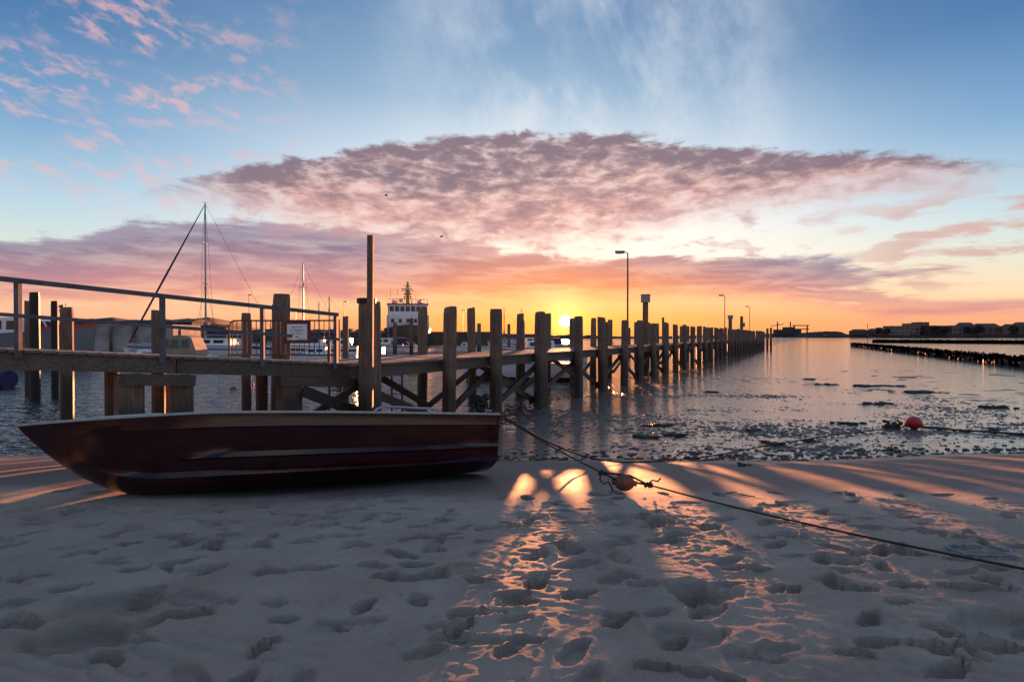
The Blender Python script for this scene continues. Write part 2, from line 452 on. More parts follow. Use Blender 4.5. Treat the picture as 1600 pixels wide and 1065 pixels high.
# wind ripples, strongest close to the left of the frame
rm = np.clip(fbm(GX, GY, .6, 2) * 2.2 + .55 - (GY - 2.6) * .35, 0, 1) * dryf
Z += rm * .009 * np.sin((GY * 1.0 + .35 * GX + .25 * fbm(GX, GY, 2.2, 3)) * 48)
rs = np.random.RandomState(5)
def stamp(cx, cy, ang, L, W, dep, rim, edge=.35, rough=.25):
    R_ = L * 1.6
    ix = np.searchsorted(xs, [cx - R_, cx + R_]); iy = np.searchsorted(ys, [cy - R_, cy + R_])
    if ix[1] - ix[0] < 3 or iy[1] - iy[0] < 3: return
    x = GX[iy[0]:iy[1], ix[0]:ix[1]] - cx; y = GY[iy[0]:iy[1], ix[0]:ix[1]] - cy
    ca, sa = math.cos(ang), math.sin(ang); a = (x * ca + y * sa) / (L / 2); b_ = (-x * sa + y * ca) / (W / 2)
    b_ = b_ * (1 + .18 * np.sin(a * 2.2))
    r = np.sqrt(a * a + b_ * b_) + rough * fbm(x + cx * 3, y + cy * 3, 11, 3)
    dep = dep * 1.4; rim = rim * .9
    pit = np.clip((1 - r) / edge, 0, 1); pit = pit * pit * (3 - 2 * pit)
    q = -dep * pit * (.75 + .25 * a.clip(-1, 1)) + rim * np.exp(-((r - 1.18) / .22) ** 2) * (.5 + 1.2 * fbm(x + cx, y + cy, 7, 2).clip(-.4, 1))
    Z[iy[0]:iy[1], ix[0]:ix[1]] += q
for i in range(480):
    y = 2.2 + 3.7 * rs.rand() ** .8; x = (rs.rand() * 2 - 1) * (y * .95 + .6)
    if y > 5.2 and rs.rand() < .5: continue
    if x < -.3 and y < 3.0 and rs.rand() < .3: continue
    L = rs.uniform(.16, .29); stamp(x, y, rs.normal(.15, .65), L, L * rs.uniform(.36, .5), rs.uniform(.022, .055), rs.uniform(.006, .022), rs.uniform(.08, .26))
for i in range(7):
    y = rs.uniform(2.3, 5.2); x = (rs.rand() * 2 - 1) * y * .95
    L = rs.uniform(.4, .75); stamp(x, y, rs.normal(0, .5), L, L * rs.uniform(.4, .65), rs.uniform(.03, .065), rs.uniform(.01, .025), .35, .4)
for (X_, Y_, L, W, d_) in ((-2.15, 3.05, .62, .42, .075), (-2.0, 2.62, .6, .3, .07), (1.08, 3.12, .44, .3, .065), (-.35, 3.5, .3, .14, .05), (.42, 3.55, .3, .13, .05)):
    stamp(X_, Y_, .2, L, W, d_, .03, .4, .25)
for i in range(1100):                                        # crumbs of kicked sand
    y = rs.uniform(2.2, 5.6); x = (rs.rand() * 2 - 1) * y
    s_ = rs.uniform(.03, .075); stamp(x, y, rs.rand() * 3, s_, s_ * .7, -rs.uniform(.005, .014), 0, .8, .2)
grid_object('beach', xs, ys, Z, 'sand')
def sand_z(x, y):
    return float(beach_height(np.array(float(x)), np.array(float(y))))

# ------------------------------------------------------------------ mudflat
mx = np.concatenate([-geo(6, 120, 40, 3)[::-1], np.arange(-6, 15, .036), geo(15, 400, 90, 4)])
my = np.concatenate([np.arange(9.2, 21, .036), geo(21, 420, 150, 3.6)])
MX, MY = np.meshgrid(mx, my)
side = MX - (MY * .533 - 9.4)                                # to the right of the pier
far_ = np.clip(1.1 - (MY - 12) / 40, .1, 1)
Zm = -.0145 + .030 * fbm(MX, MY * 1.6, .33, 3) + far_ * (.014 * fbm(MX, MY * 1.7, 2.4, 2) + .050 * fbm(MX, MY * 1.1, 15.0, 2, .6))
Zm += .010 * np.clip((15 - MY) / 4, 0, 1)
Zm -= np.clip((-side - .5) / 4, 0, 1) * 1.4
Zm -= np.clip((MY - 42) / 60, 0, 1) * .05
grid_object('mudflat', mx, my, Zm, 'mud')
# water surface to the horizon
me = MB().add([(-6000, 8.2, 0), (6000, 8.2, 0), (6000, 7000, 0), (-6000, 7000, 0)], [(0, 1, 2, 3)]).build('water', 'water')
tag(me, kind='structure')
me = MB().add([(-7000, -300, -2.6), (7000, -300, -2.6), (7000, 7500, -2.6), (-7000, 7500, -2.6)], [(0, 1, 2, 3)]).build('seabed', 'mud')
tag(me, kind='structure')

# ------------------------------------------------------------------ pier
PD = Vector((.4703, .8824, 0)); PN = Vector((-.8824, .4703, 0)); DECK = 1.66
def fl_(Y): return Vector((-8.65 + .533 * Y, Y, 0))          # front edge of the deck
def pile_mesh(r, z0, z1, n=12, seed=0, slant=.02):
    rg = random.Random(seed); mb = MB(); rings = []; ph = rg.random() * 6
    lob = [1 + rg.uniform(-.07, .07) for _ in range(n)]
    for q, k_ in ((0, 1.06), (.2, 1.03), (.4, 1.0), (.6, .99), (.8, .98), (.97, .965), (1.0, .90)):
        zz_ = z0 + (z1 - z0) * q; ring = []
        for j in range(n):
            a = 2 * math.pi * j / n; rr = r * k_ * lob[j] * (1 + rg.uniform(-.025, .025))
            ring.append((rr * math.cos(a), rr * math.sin(a), zz_ + (slant * math.cos(a + ph) if q > .9 else 0)))
        rings.append(ring)
    return mb.loft(rings)
pier = thing('pier', 'long weathered timber pier on rows of tall piles reaching out over the mudflat', 'pier', (0, 0, 0))
fY = [10.78, 13.16, 15.08, 17.45, 20.35, 22.6, 25.2, 27.4]
while fY[-1] < 91: fY.append(fY[-1] + 2.35)
tops_f = {0: 2.86}
rp_ = random.Random(3)
for i, Y in enumerate(fY):
    p = fl_(Y) - PN * .20
    r = .175 if i == 0 else rp_.uniform(.145, .17)
    o = pile_mesh(r, -1.2, tops_f.get(i, 2.88 + rp_.uniform(-.07, .06)), seed=i, slant=rp_.uniform(.0, .03)).build('pile', 'pile_wood', pier, False)
    o.location = p; o.rotation_euler = (rp_.uniform(-.022, .022), rp_.uniform(-.022, .022), 0)
    q = fl_(Y) + PN * 2.2
    r = .19 if i == 0 else rp_.uniform(.13, .16)
    o = pile_mesh(r, -2.2, 3.05 + rp_.uniform(-.08, .06), seed=100 + i, slant=rp_.uniform(.0, .03)).build('pile', 'pile_wood', pier, False)
    o.location = q; o.rotation_euler = (rp_.uniform(-.022, .022), rp_.uniform(-.022, .022), 0)
    if i % 3 == 1:       # doubled pile
        o = pile_mesh(.115, -2.2, 2.75 + rp_.uniform(-.15, .1), seed=200 + i).build('pile', 'pile_wood', pier, False)
        o.location = q + PD * .27
    if i in (3, 5, 7, 9):
        o = pile_mesh(.125, -1.2, 2.78 + rp_.uniform(-.1, .1), seed=300 + i).build('pile', 'pile_wood', pier, False); o.location = p + PD * .31
    a, b_ = fl_(Y) - PN * .06, fl_(Y) + PN * 2.06
    MB().bar((a.x, a.y, 1.482), (b_.x, b_.y, 1.482), .2, .2).build('cross_beam', 'beam_wood', pier)
# second pile tied to the first one, with a dark cap
o = pile_mesh(.13, -1.2, 2.84, seed=77).build('pile', 'pile_wood', pier, False); o.location = fl_(10.78) - PN * .16 + PD * .26
MB().tube([(0, 0, 2.80), (0, 0, 2.895)], .182, 14).build('pile_cap', 'black_steel', pier).location = fl_(10.78) - PN * .20
Yend = fY[-1] + .8
for off, nm in ((.0, 'edge_beam'), (2.0, 'edge_beam'), (1.0, 'edge_beam')):
    for j in range(len(fY)):
        Y0 = fY[j] - (.1 if j == 0 else 0); Y1 = fY[j + 1] - .02 if j + 1 < len(fY) else Yend
        a = fl_(Y0) + PN * (off + (.06 if off == 0 else -.0)); b_ = fl_(Y1) + PN * (off + (.06 if off == 0 else -.0))
        MB().bar((a.x, a.y, 1.49), (b_.x, b_.y, 1.49), .14, .23).build(nm, 'beam_wood', pier)
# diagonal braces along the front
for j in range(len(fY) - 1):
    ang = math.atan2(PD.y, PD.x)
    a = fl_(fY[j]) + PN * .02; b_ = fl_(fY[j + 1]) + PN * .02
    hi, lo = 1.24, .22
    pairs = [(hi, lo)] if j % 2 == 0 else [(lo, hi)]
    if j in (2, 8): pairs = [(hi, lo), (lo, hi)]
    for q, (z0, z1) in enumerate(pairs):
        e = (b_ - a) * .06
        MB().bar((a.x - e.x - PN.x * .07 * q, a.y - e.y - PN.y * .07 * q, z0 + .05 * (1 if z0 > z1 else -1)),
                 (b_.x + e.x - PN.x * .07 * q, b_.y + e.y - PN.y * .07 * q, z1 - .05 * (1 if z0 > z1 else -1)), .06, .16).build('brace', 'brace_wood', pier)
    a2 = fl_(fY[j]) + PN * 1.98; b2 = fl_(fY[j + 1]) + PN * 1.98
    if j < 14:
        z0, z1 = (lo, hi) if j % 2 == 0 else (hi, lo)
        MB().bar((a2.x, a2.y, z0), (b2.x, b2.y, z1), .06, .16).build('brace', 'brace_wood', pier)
# deck planks: the nearest 300 one by one, the rest joined
deck = MB().bar(tuple(fl_(10.8) + PN * 1.0 + Vector((0, 0, 1.615))), tuple(fl_(10.85) + PN * 1.0 + Vector((0, 0, 1.615))), .05, .02).build('deck', 'plank_wood', pier)
pm = MB().box((0, 0, 0), (2.16, .165, .045)).mesh('plank'); pm.materials.append(M['plank_wood'])
angp = math.atan2(PN.y, PN.x)
Ystart = 10.72; stepY = .18 * .8824; npl = int((Yend - Ystart) / stepY); rest = MB()
for i in range(npl):
    c0 = fl_(Ystart + i * stepY) + PN * (1.0 + rp_.uniform(-.015, .015)); zz_ = DECK - .022 + rp_.uniform(-.004, .004)
    if i < 299: place(pm, 'plank', deck, (c0.x, c0.y, zz_), (0, 0, angp + rp_.uniform(-.006, .006)))
    else: rest.box((c0.x, c0.y, zz_), (2.16, .165, .045), angp)
tag(rest.build('far_planks', 'plank_wood', pier), kind='stuff')

# ------------------------------------------------------------------ ramp walkway from the left
WA = Vector((-3.0, 10.9, DECK)); WB = Vector((-6.6, 7.34, 2.03)); WD = WB - WA; WN = Vector((-.703, .711, 0))
def wk(t_, off=0.0, dz_=0.0): return WA + WD * t_ + WN * off + Vector((0, 0, dz_))
TE = 1.9
walk = thing('walkway', 'sloping timber walkway with a grey steel handrail leading from the left onto the pier', 'walkway')
for off in (.07, .8, 1.5):
    for t0, t1 in ((-.02, .6), (.603, 1.25), (1.253, TE)):
        MB().bar(wk(t0, off, -.16), wk(t1, off, -.16), .12, .22).build('edge_beam', 'beam_wood', walk)
L_ = WD.length; npk = int(TE * L_ / .17)
pmw = MB().box((0, 0, 0), (1.6, .155, .04)).mesh('plank'); pmw.materials.append(M['plank_wood'])
for i in range(npk):
    c0 = wk(i * .17 / L_, .78, -.02)
    place(pmw, 'plank', walk, c0, (0, math.asin(-0 / 1), math.atan2(WN.y, WN.x) + rp_.uniform(-.006, .006)))
def tx(x):
    """ramp parameter where its front edge crosses a photo column"""
    p = (x - CX) / F; return (WA.x - p * WA.y) / (p * WD.y - WD.x)
for x in (28, 253, 409, 523):
    t_ = tx(x); MB().bar(wk(t_, -.03, -.12), wk(t_, -.03, .88), .06, .06, (1, 0, 0)).build('rail_post', 'rail_steel', walk)
t_ = 1.45; MB().bar(wk(t_, -.03, -.12), wk(t_, -.03, .88), .06, .06, (1, 0, 0)).build('rail_post', 'rail_steel', walk)
MB().bar(wk(tx(527), -.03, .90), wk(TE, -.03, .90), .06, .065).build('handrail', 'rail_steel', walk)
MB().bar(wk(tx(527), -.075, .44), wk(TE, -.075, .44), .03, .05).build('middle_rail', 'rail_steel', walk)
for x, wd in ((205, .33), (285, .31), (457, .34)):
    t_ = tx(x); c0 = wk(t_, .16)
    MB().box((c0.x, c0.y, (c0.z - .30 - 1.2) / 2), (wd, wd, c0.z - .30 + 1.2), math.atan2(WN.y, WN.x)).build('support_post', 'pile_wood', walk)
    c0 = wk(t_, 1.4); MB().tube([(c0.x, c0.y, -1.5), (c0.x, c0.y, c0.z - .3)], .11, 10).build('support_post', 'pile_wood', walk)
a, b_ = wk(tx(190), -.07, -.37), wk(tx(302), -.07, -.37); MB().bar(a, b_, .09, .17).build('cap_beam', 'beam_wood', walk)
a, b_ = wk(tx(438), .05, -.36), wk(-.05, .05, -.36); MB().bar(a, b_, .2, .17).build('cap_beam', 'beam_wood', walk)
a, b_ = wk(tx(470), -.06, -.52), wk(tx(575), -.06, -1.02); MB().bar(a, b_, .07, .2).build('brace', 'brace_wood', walk)
for t_ in (1.35, 1.85):
    c0 = wk(t_, .2); MB().box((c0.x, c0.y, c0.z / 2), (.3, .3, c0.z - .56), .7).build('support_post', 'pile_wood', walk)

# gate and notice
gate = thing('metal_gate', 'rusty barred steel gate closing the walkway where it meets the pier', 'gate')
GA, GB = Vector((at(358, 11.2), 11.2, 0)), Vector((at(526, 11.05), 11.05, 0))
def gp(t_, z_): v = GA.lerp(GB, t_); return Vector((v.x, v.y, z_))
g = MB(); g.bar(gp(.04, 2.49), gp(1, 2.49), .03, .03); g.bar(gp(0, 1.82), gp(1, 1.82), .03, .03)
g.tube([gp(0, 1.6), gp(0, 2.38), gp(.015, 2.46), gp(.05, 2.49)], .018, 6); g.build('frame', 'gate_steel', gate)
MB().bar(gp(1.0, 1.5), gp(1.0, 2.52), .06, .06, (1, 0, 0)).build('gate_post', 'gate_steel', gate)
MB().bar(gp(.93, 1.5), gp(.93, 2.06), .05, .05, (1, 0, 0)).build('gate_post', 'gate_steel', gate)
bm_ = MB().tube([(0, 0, 1.82), (0, 0, 2.49)], .0085, 6).mesh('bar'); bm_.materials.append(M['gate_steel'])
for i in range(21):
    v = gp(.03 + .045 * i, 0); place(bm_, 'bar', gate, v)
sign = thing('notice_sign', 'white notice with dark lettering in a dark red frame on the gate', 'sign', (at(464.5, 9.96), 9.96, hz(519, 9.96)))
sign.scale = (.91, .91, .91)
MB().box((0, .012, 0), (.50, .03, .42)).build('frame', 'sign_red', sign)
MB().box((0, -.008, .005), (.385, .012, .305)).build('panel', 'sign_white', sign)
def lettering(parent, lines, x, z0, size, gap, mat):
    for i, t_ in enumerate(lines):
        cu = bpy.data.curves.new('lettering', 'FONT'); cu.body = t_; cu.size = size[i] if isinstance(size, list) else size; cu.align_x = 'CENTER'
        o = bpy.data.objects.new('lettering', cu); COL.objects.link(o); bpy.context.view_layer.update()
        me_ = bpy.data.meshes.new_from_object(o.evaluated_get(bpy.context.evaluated_depsgraph_get()))
        bpy.data.objects.remove(o); me_.materials.clear(); me_.materials.append(M[mat])
        q = bpy.data.objects.new('lettering', me_); COL.objects.link(q); q.parent = parent; q.location = (x, -.017, z0 - gap * i); q.rotation_euler = (R(90), 0, 0)
lettering(sign, ['Zutritt nur', 'für Mitglieder', 'und Gäste'], 0, .085, .05, .062, 'ink')
mb = MB()                                   # a short fourth line and a footer, too blurred in the photograph to read
for i in range(3): mb.box((-.018 + .018 * i, -.0155, -.088), (.013, .003, .020 + .004 * (i % 2)))
for i in range(11): mb.box((.02 + .0135 * i, -.0155, -.132), (.009, .003, .008 + .003 * (i % 3 == 0)))
mb.build('faint_lines', 'ink', sign)

# tall square post in front of the first pile
tp = MB().bar((at(577, 10.35), 10.35, -.6), (at(579.5, 10.35), 10.35, hz(368, 10.35)), .105, .105, (1, 0, 0)).build('tall_post', 'pile_wood')
tag(tp, 'tall thin square timber post standing against the capped first pier pile', 'post')

# free-standing mooring piles, left basin
def mooring(x, Y, ytop, r, mat, label, grp):
    o = pile_mesh(r, -2.3, hz(ytop, Y), seed=int(x * 7), slant=.01).build('mooring_pile', mat)
    o.location = (at(x, Y), Y, 0); return tag(o, label, 'pile', grp)
G1 = 'mooring piles standing in the harbour basin'
mooring(104, 14.0, 480, .145, 'pile_wood', 'thick wooden mooring pile behind the walkway near the grey workboat', G1)
mooring(244, 14.2, 485, .115, 'pile_wood', 'wooden mooring pile behind the walkway beside the canopied motorboat', G1)
mooring(385, 14.4, 489, .115, 'pile_wood', 'wooden mooring pile just left of the gate', G1)
mooring(54, 19.0, 457, .15, 'black_steel', 'tall black steel mooring pile before the white wheelhouse', G1)
mooring(43, 20.5, 470, .09, 'pile_wood', 'slim brown mooring pile left of the tall black one', G1)
mooring(85.5, 20.0, 470, .11, 'black_steel', 'shorter black steel mooring pile between black and wooden ones at left', G1)
mooring(429, 21.0, 476, .10, 'black_steel', 'thin black mooring pile just left of the wide pier pile by the sign', G1)
mooring(540, 20.0, 494, .11, 'pile_wood', 'wooden mooring pile left of the capped pier pile', G1)
mooring(528, 26.0, 499, .10, 'pile_wood', 'small wooden mooring pile right of the gate post', G1)
G2 = 'slender piles around the floating jetty'
for i, (x, y, lb) in enumerate(((642.5, 497, 'slender pile rising in front of the tug at its left side'), (661, 487, 'dark slender pile in front of the middle of the tug'), (748.5, 505, 'slender pile left of the doubled pier pile by the green quay'),
                                (617, 503, 'slender pile just right of the back pier pile left of the tug'), (795, 506, 'slender pile over the jetty right of the doubled pier pile'), (857, 499, 'thin pile left of the sun between pier piles'),
                                (926, 510, 'thin pile right of the sun over the jetty'), (983, 512, 'thin pile below the first lamp post'))):
    mooring(x, 58.0, y, .21 if i < 4 else .16, 'pile_wood', lb, G2)

# ------------------------------------------------------------------ the beached dinghy
LB, BB = 4.82, .80
boat = thing('dinghy', 'dark red open motor dinghy with pale gunwale lying beached on the sand', 'boat')
def bhalf(s_): return BB * (1 - max(0, 1 - s_ / .58) ** 2.3) * (1 - .10 * max(0, (s_ - .58) / .42) ** 2)
def bsheer(s_): return .80 + .05 * math.sin(min(1, s_ * 1.6) * math.pi * .5) * 1 - .16 * max(0, s_ - .35) - .03 * (1 - s_) ** 4
def bkeel(s_):
    return .76 * max(0, 1 - s_ / .27) ** 2.1 + .03 * max(0, (s_ - .75) / .25) ** 2
PROF = [(0, 0, 0), (.30, .03, 0), (.58, .10, 0), (.76, .19, 0), (.80, .225, 0), (.84, .262, .06), (.85, .325, 0), (.872, .40, 0), (.886, .455, 0), (.895, .475, .052), (.905, .535, 0), (.925, .62, 0), (.945, .72, 0), (.965, .82, 0), (.985, .835, .006), (.99, .92, 0), (1.0, 1.0, 0)]
def _bl(s_, a, b_): t_ = min(1, max(0, (s_ - a) / (b_ - a))); return t_ * t_ * (3 - 2 * t_)
def station(s_, inset=0.0, side=1):
    h0, h1 = bkeel(s_), bsheer(s_); b_ = max(bhalf(s_) - inset, .0); out = []
    for f, q, bulge in PROF:
        f += bulge * (_bl(s_, .06, .25) if q < .4 else _bl(s_, .30, .40) * (1 - .8 * _bl(s_, .88, .93)))
        bowk = min(1, s_ / .3); ff = f * bowk + (1 - bowk) * (q ** .8) * f
        out.append((s_ * LB + (.0), side * b_ * ff, h0 + (h1 - h0) * q + inset * .6 * (1 - q)))
    return out
ST = [0, .01, .03, .06, .09, .12, .16, .2, .25, .3, .36, .43, .5, .58, .66, .75, .84, .92, 1.0]
mb = MB()
for sd_ in (1, -1):
    mb.loft([station(s_, 0, sd_) for s_ in ST], False)
hull = mb.build('hull', 'hull_red', boat, True, True)
mo = hull.modifiers.new('e', 'EDGE_SPLIT'); mo.split_angle = R(28)
mb = MB()
for sd_ in (1, -1):
    mb.loft([[(x - (.02 if s_ > .9 else -.03), y, z_) for x, y, z_ in station(s_, .045, sd_)] for s_ in ST[1:]], False)
mb.build('interior', 'boat_inner', boat, True)
st = station(1.0, 0, -1) + station(1.0, 0, 1)[::-1]
mb = MB(); n_ = len(st); mb.add(st + [(x - .04, y * .98, z_) for x, y, z_ in st], [tuple(range(n_)), tuple(range(2 * n_ - 1, n_ - 1, -1))])
mb.build('transom', 'hull_red', boat, False, True)
for sd_ in (1, -1):
    rings = []
    for s_ in ST:
        b_ = bhalf(s_); h1 = bsheer(s_); x = s_ * LB
        rings.append([(x, sd_ * (b_ + .022), h1 - .006), (x, sd_ * (b_ + .016), h1 + .012), (x, sd_ * (b_ - .012), h1 + .018), (x, sd_ * max(b_ - .075, -.01), h1 + .016), (x, sd_ * max(b_ - .075, -.01), h1 - .012)])
    MB().loft(rings).build('gunwale', 'trim_white', boat, False, True)
b1, h1 = bhalf(1.0), bsheer(1.0)
MB().box((LB - .02, 0, h1 + .004), (.09, 2 * b1 - .16, .045)).build('transom_cap', 'trim_white', boat)
for s_ in (.42, .74):
    MB().box((s_ * LB, 0, bsheer(s_) - .24), (.28, 2 * bhalf(s_) * .90 - .1, .035)).build('thwart', 'boat_inner', boat)
rings = []
for s_ in ST[1:9]:                     # short foredeck
    b_ = bhalf(s_); h_ = bsheer(s_); rings.append([(s_ * LB, -b_ + .05 * min(1, s_ * 12), h_ + .012), (s_ * LB, 0, h_ + .05 * min(1, s_ * 6)), (s_ * LB, b_ - .05 * min(1, s_ * 12), h_ + .012), (s_ * LB, 0, h_ - .03)])
MB().loft(rings).build('foredeck', 'trim_white', boat, False, True)
yb = -bhalf(.78) + .04; hb_ = bsheer(.78)
MB().tube([(3.28, yb, hb_ + .0), (3.33, yb, hb_ + .055), (3.40, yb, hb_ + .085), (3.95, yb - .0, hb_ + .05), (4.03, yb, hb_ + .03), (4.07, yb, hb_ - .03)], .014, 8).build('grab_rail', 'galv', boat, True)
MB().tube([(4.72, -b1 + .05, h1 + .05), (4.72, -b1 + .19, h1 + .05)], .014, 8).build('cleat', 'galv', boat)
boat.rotation_mode = 'XYZ'
AXB = math.atan2(7.42 - 5.38, -.28 + 4.72)
boat.rotation_euler = Euler((R(-9), R(2.0), AXB), 'XYZ')
boat.location = (-4.80, 5.42, .56)
bpy.context.view_layer.update()
BM = boat.matrix_world.copy()
stern = BM @ Vector((4.76, -b1 + .10, h1 + .06))

# ropes and floats
def sag(a, b_, drop, n=14):
    a, b_ = Vector(a), Vector(b_); return [a.lerp(b_, i / n) - Vector((0, 0, drop * 4 * (i / n) * (1 - i / n))) for i in range(n + 1)]
fx_, fy_ = at(976, 5.85), 5.85
fz_ = hz(754, 5.85)
p1 = Vector((at(940, 5.95), 5.95, hz(738, 5.95))); p2 = Vector((at(1012, 5.74), 5.74, hz(757, 5.74)))
rend = Vector((at(1600, 3.4), 3.4, hz(889, 3.4))); rend2 = rend + (rend - p2) * .6
r1 = MB(); r1.tube(sag(stern, p1, .03), .009, 8)
r1.tube([p1, Vector((fx_ - .06, fy_, fz_ + .085)), Vector((fx_ + .06, fy_, fz_ + .07)), p2], .011, 8)
r1.tube([p1, Vector((fx_ - .11, fy_, fz_ + .04)), Vector((fx_ + .1, fy_, fz_ - .0)), p2], .011, 8)
r1.tube(sag(p2, rend, .03) + [rend2], .0085, 8)
for c0 in (p1, p2):
    for q in range(4):
        cc = c0 + Vector((-.02 + .02 * q, random.uniform(-.01, .01), random.uniform(-.012, .012))); r1.ball(cc, (.017, .024, .027), 8, 6, .1)
r1.tube([p1, p1 + Vector((-.02, -.02, -.07)), p1 + Vector((.02, -.03, -.115)), p1 + Vector((.07, -.03, -.09)), p1 + Vector((.10, -.03, -.15)), p1 + Vector((.115, -.04, -.185))], .009, 6)
r1.tube([p2, p2 + Vector((.05, -.01, .045)), p2 + Vector((.10, -.02, .035)), p2 + Vector((.13, -.02, .07))], .009, 6)
tag(r1.build('mooring_rope', 'rope', None, True), 'taut dark rope from the dinghy stern running knotted past the brown float', 'rope')
fo = thing('rope_float', 'brown oval float tied into the taut mooring rope above the sand', 'float', (fx_, fy_, fz_), -.3)
MB().ball((0, 0, 0), (.105, .085, .085), 20, 14, .01).build('float_body', 'float_brown', fo, True)
MB().tube([(-.125, 0, 0), (-.1, 0, 0)], .03, 10).build('collar', 'float_brown', fo); MB().tube([(.1, 0, 0), (.125, 0, 0)], .03, 10).build('collar', 'float_brown', fo)
bx_, by_ = at(1429, 13.4), 13.4
mid = [stern, Vector((at(860, 7.9), 7.9, hz(692, 7.9))), Vector((at(930, 8.6), 8.6, hz(717, 8.6))), Vector((at(1000, 9.3), 9.3, sand_z(at(1000, 9.3), 9.3) + .012)), Vector((at(1100, 10.15), 10.15, .03)), Vector((at(1200, 11.1), 11.1, .05)), Vector((at(1300, 12.3), 12.3, .04)), Vector((bx_ - .3, by_, .04)), Vector((bx_ - .1, by_, .09))]
def smooth_path(p, n=6):
    out = []
    for i in range(len(p) - 1):
        a, b_, c_, d_ = p[max(i - 1, 0)], p[i], p[i + 1], p[min(i + 2, len(p) - 1)]
        for j in range(n):
            t_ = j / n
            out.append(.5 * ((2 * b_) + (c_ - a) * t_ + (2 * a - 5 * b_ + 4 * c_ - d_) * t_ ** 2 + (3 * b_ - a - 3 * c_ + d_) * t_ ** 3))
    return out + [p[-1]]
tag(MB().tube(smooth_path(mid), .0125, 8).build('slack_rope', 'rope', None, True), 'slack dark rope sagging from the dinghy stern across the mud to the red buoy', 'rope')
pts = [Vector((bx_ + .1, by_, .06)), Vector((at(1490, 13.1), 13.1, .03)), Vector((at(1560, 12.7), 12.7, .035)), Vector((at(1640, 12.3), 12.3, .03)), Vector((at(1760, 11.8), 11.8, .02))]
mb = MB().tube(smooth_path(pts), .022, 8)
for i in range(60):
    q = smooth_path(pts, 16); v = random.choice(q); mb.ball(v + Vector((random.uniform(-.03, .03), random.uniform(-.03, .03), .0)), (.04, .03, .025), 7, 5, .25)
tag(mb.build('weedy_rope', 'weed'), 'thick weed-covered rope running right from the red buoy over wet mud', 'rope')
bu = thing('mooring_buoy', 'round bright red mooring buoy lying on the wet mudflat', 'buoy', (bx_, by_, 0))
MB().ball((0, 0, .145), (.175, .165, .15), 24, 16).build('buoy_body', 'buoy_red', bu, True)
MB().tube([(-.2, 0, .1), (-.155, 0, .12)], .04, 10).build('rope_eye', 'buoy_red', bu)
mb = MB()
for i in range(26): mb.ball((bx_ - .22 - .35 * random.random() ** 1.2, by_ + random.uniform(-.05, .3), random.uniform(.02, .16) * (1 if i % 2 else .5)), (random.uniform(.03, .07), .05, random.uniform(.02, .05)), 7, 5, .35)
tag(mb.build('weed_heap', 'weed'), 'dark heap of seaweed caught against the red buoy', 'seaweed')
# frayed pale rope end on the sand
ce = Vector((at(1535, 3.75), 3.75, 0)); pts = []
for dx_, dy_ in ((.0, .16), (-.12, .13), (-.16, .03), (-.08, -.06), (.03, -.10), (.14, -.07), (.2, .03), (.17, .10)):
    x, y = ce.x + dx_, ce.y + dy_; pts.append(Vector((x, y, sand_z(x, y) + .03)))
pts = [p_ + Vector((random.uniform(-.03, .03), random.uniform(-.03, .03), 0)) for p_ in pts]
mb = MB().tube(smooth_path(pts), .0105, 8)
for i in range(40):
    v = random.choice(pts); mb.tube([v, v + Vector((random.uniform(-.06, .06), random.uniform(-.06, .03), -.005))], .004, 5)
tag(mb.build('rope_end', 'rope_pale', None, True), 'frayed pale loop of rope lying on the trampled sand at right', 'rope')

# ladders
def ladder(x, Y, name_label, z1=1.5):
    t_ = thing('ladder', name_label, 'ladder', (at(x, Y), Y, 0), -.2)
    for s_ in (-1, 1): MB().bar((.15 * s_, 0, -1.0), (.15 * s_, 0, z1), .03, .04, (1, 0, 0)).build('rail', 'black_steel', t_)
    rg = MB().tube([(-.15, 0, 0), (.15, 0, 0)], .014, 6).mesh('rung'); rg.materials.append(M['black_steel'])
    for i in range(9): place(rg, 'rung', t_, (0, 0, -.7 + .26 * i))
ladder(523, 13.9, 'black ladder hanging under the deck left of the capped pile')
ladder(620, 15.6, 'black ladder hanging under the pier right of the back pile')

# hanging fenders, small buoys
def small_buoy(x, y, Y, r, mat, lb):
    o = MB().ball((0, 0, 0), (r, r, r * .9), 16, 10).build('harbour_buoy', mat, None, True); o.location = (at(x, Y), Y, hz(y, Y)); tag(o, lb, 'buoy')
small_buoy(364, 608, 23.3, .13, 'float_brown', 'small brown buoy floating in the basin left of the pair')
small_buoy(392.5, 600, 25.7, .11, 'buoy_orange', 'small orange buoy floating beside a mooring pile')
small_buoy(644, 585, 32.0, .38, 'yellow_paint', 'flat yellow buoy floating behind the pier below the tug')
mb = MB()
for i in range(16): mb.ball((random.uniform(-.12, .12), random.uniform(-.08, .08), random.uniform(-.35, .1)), (.09, .08, .09), 7, 5, .3)
o = mb.build('hanging_weed', 'weed'); o.location = (at(752, 13.9), 13.9, .7); tag(o, 'tangle of old rope and weed hanging from the pier beside the dinghy stern', 'tangle')

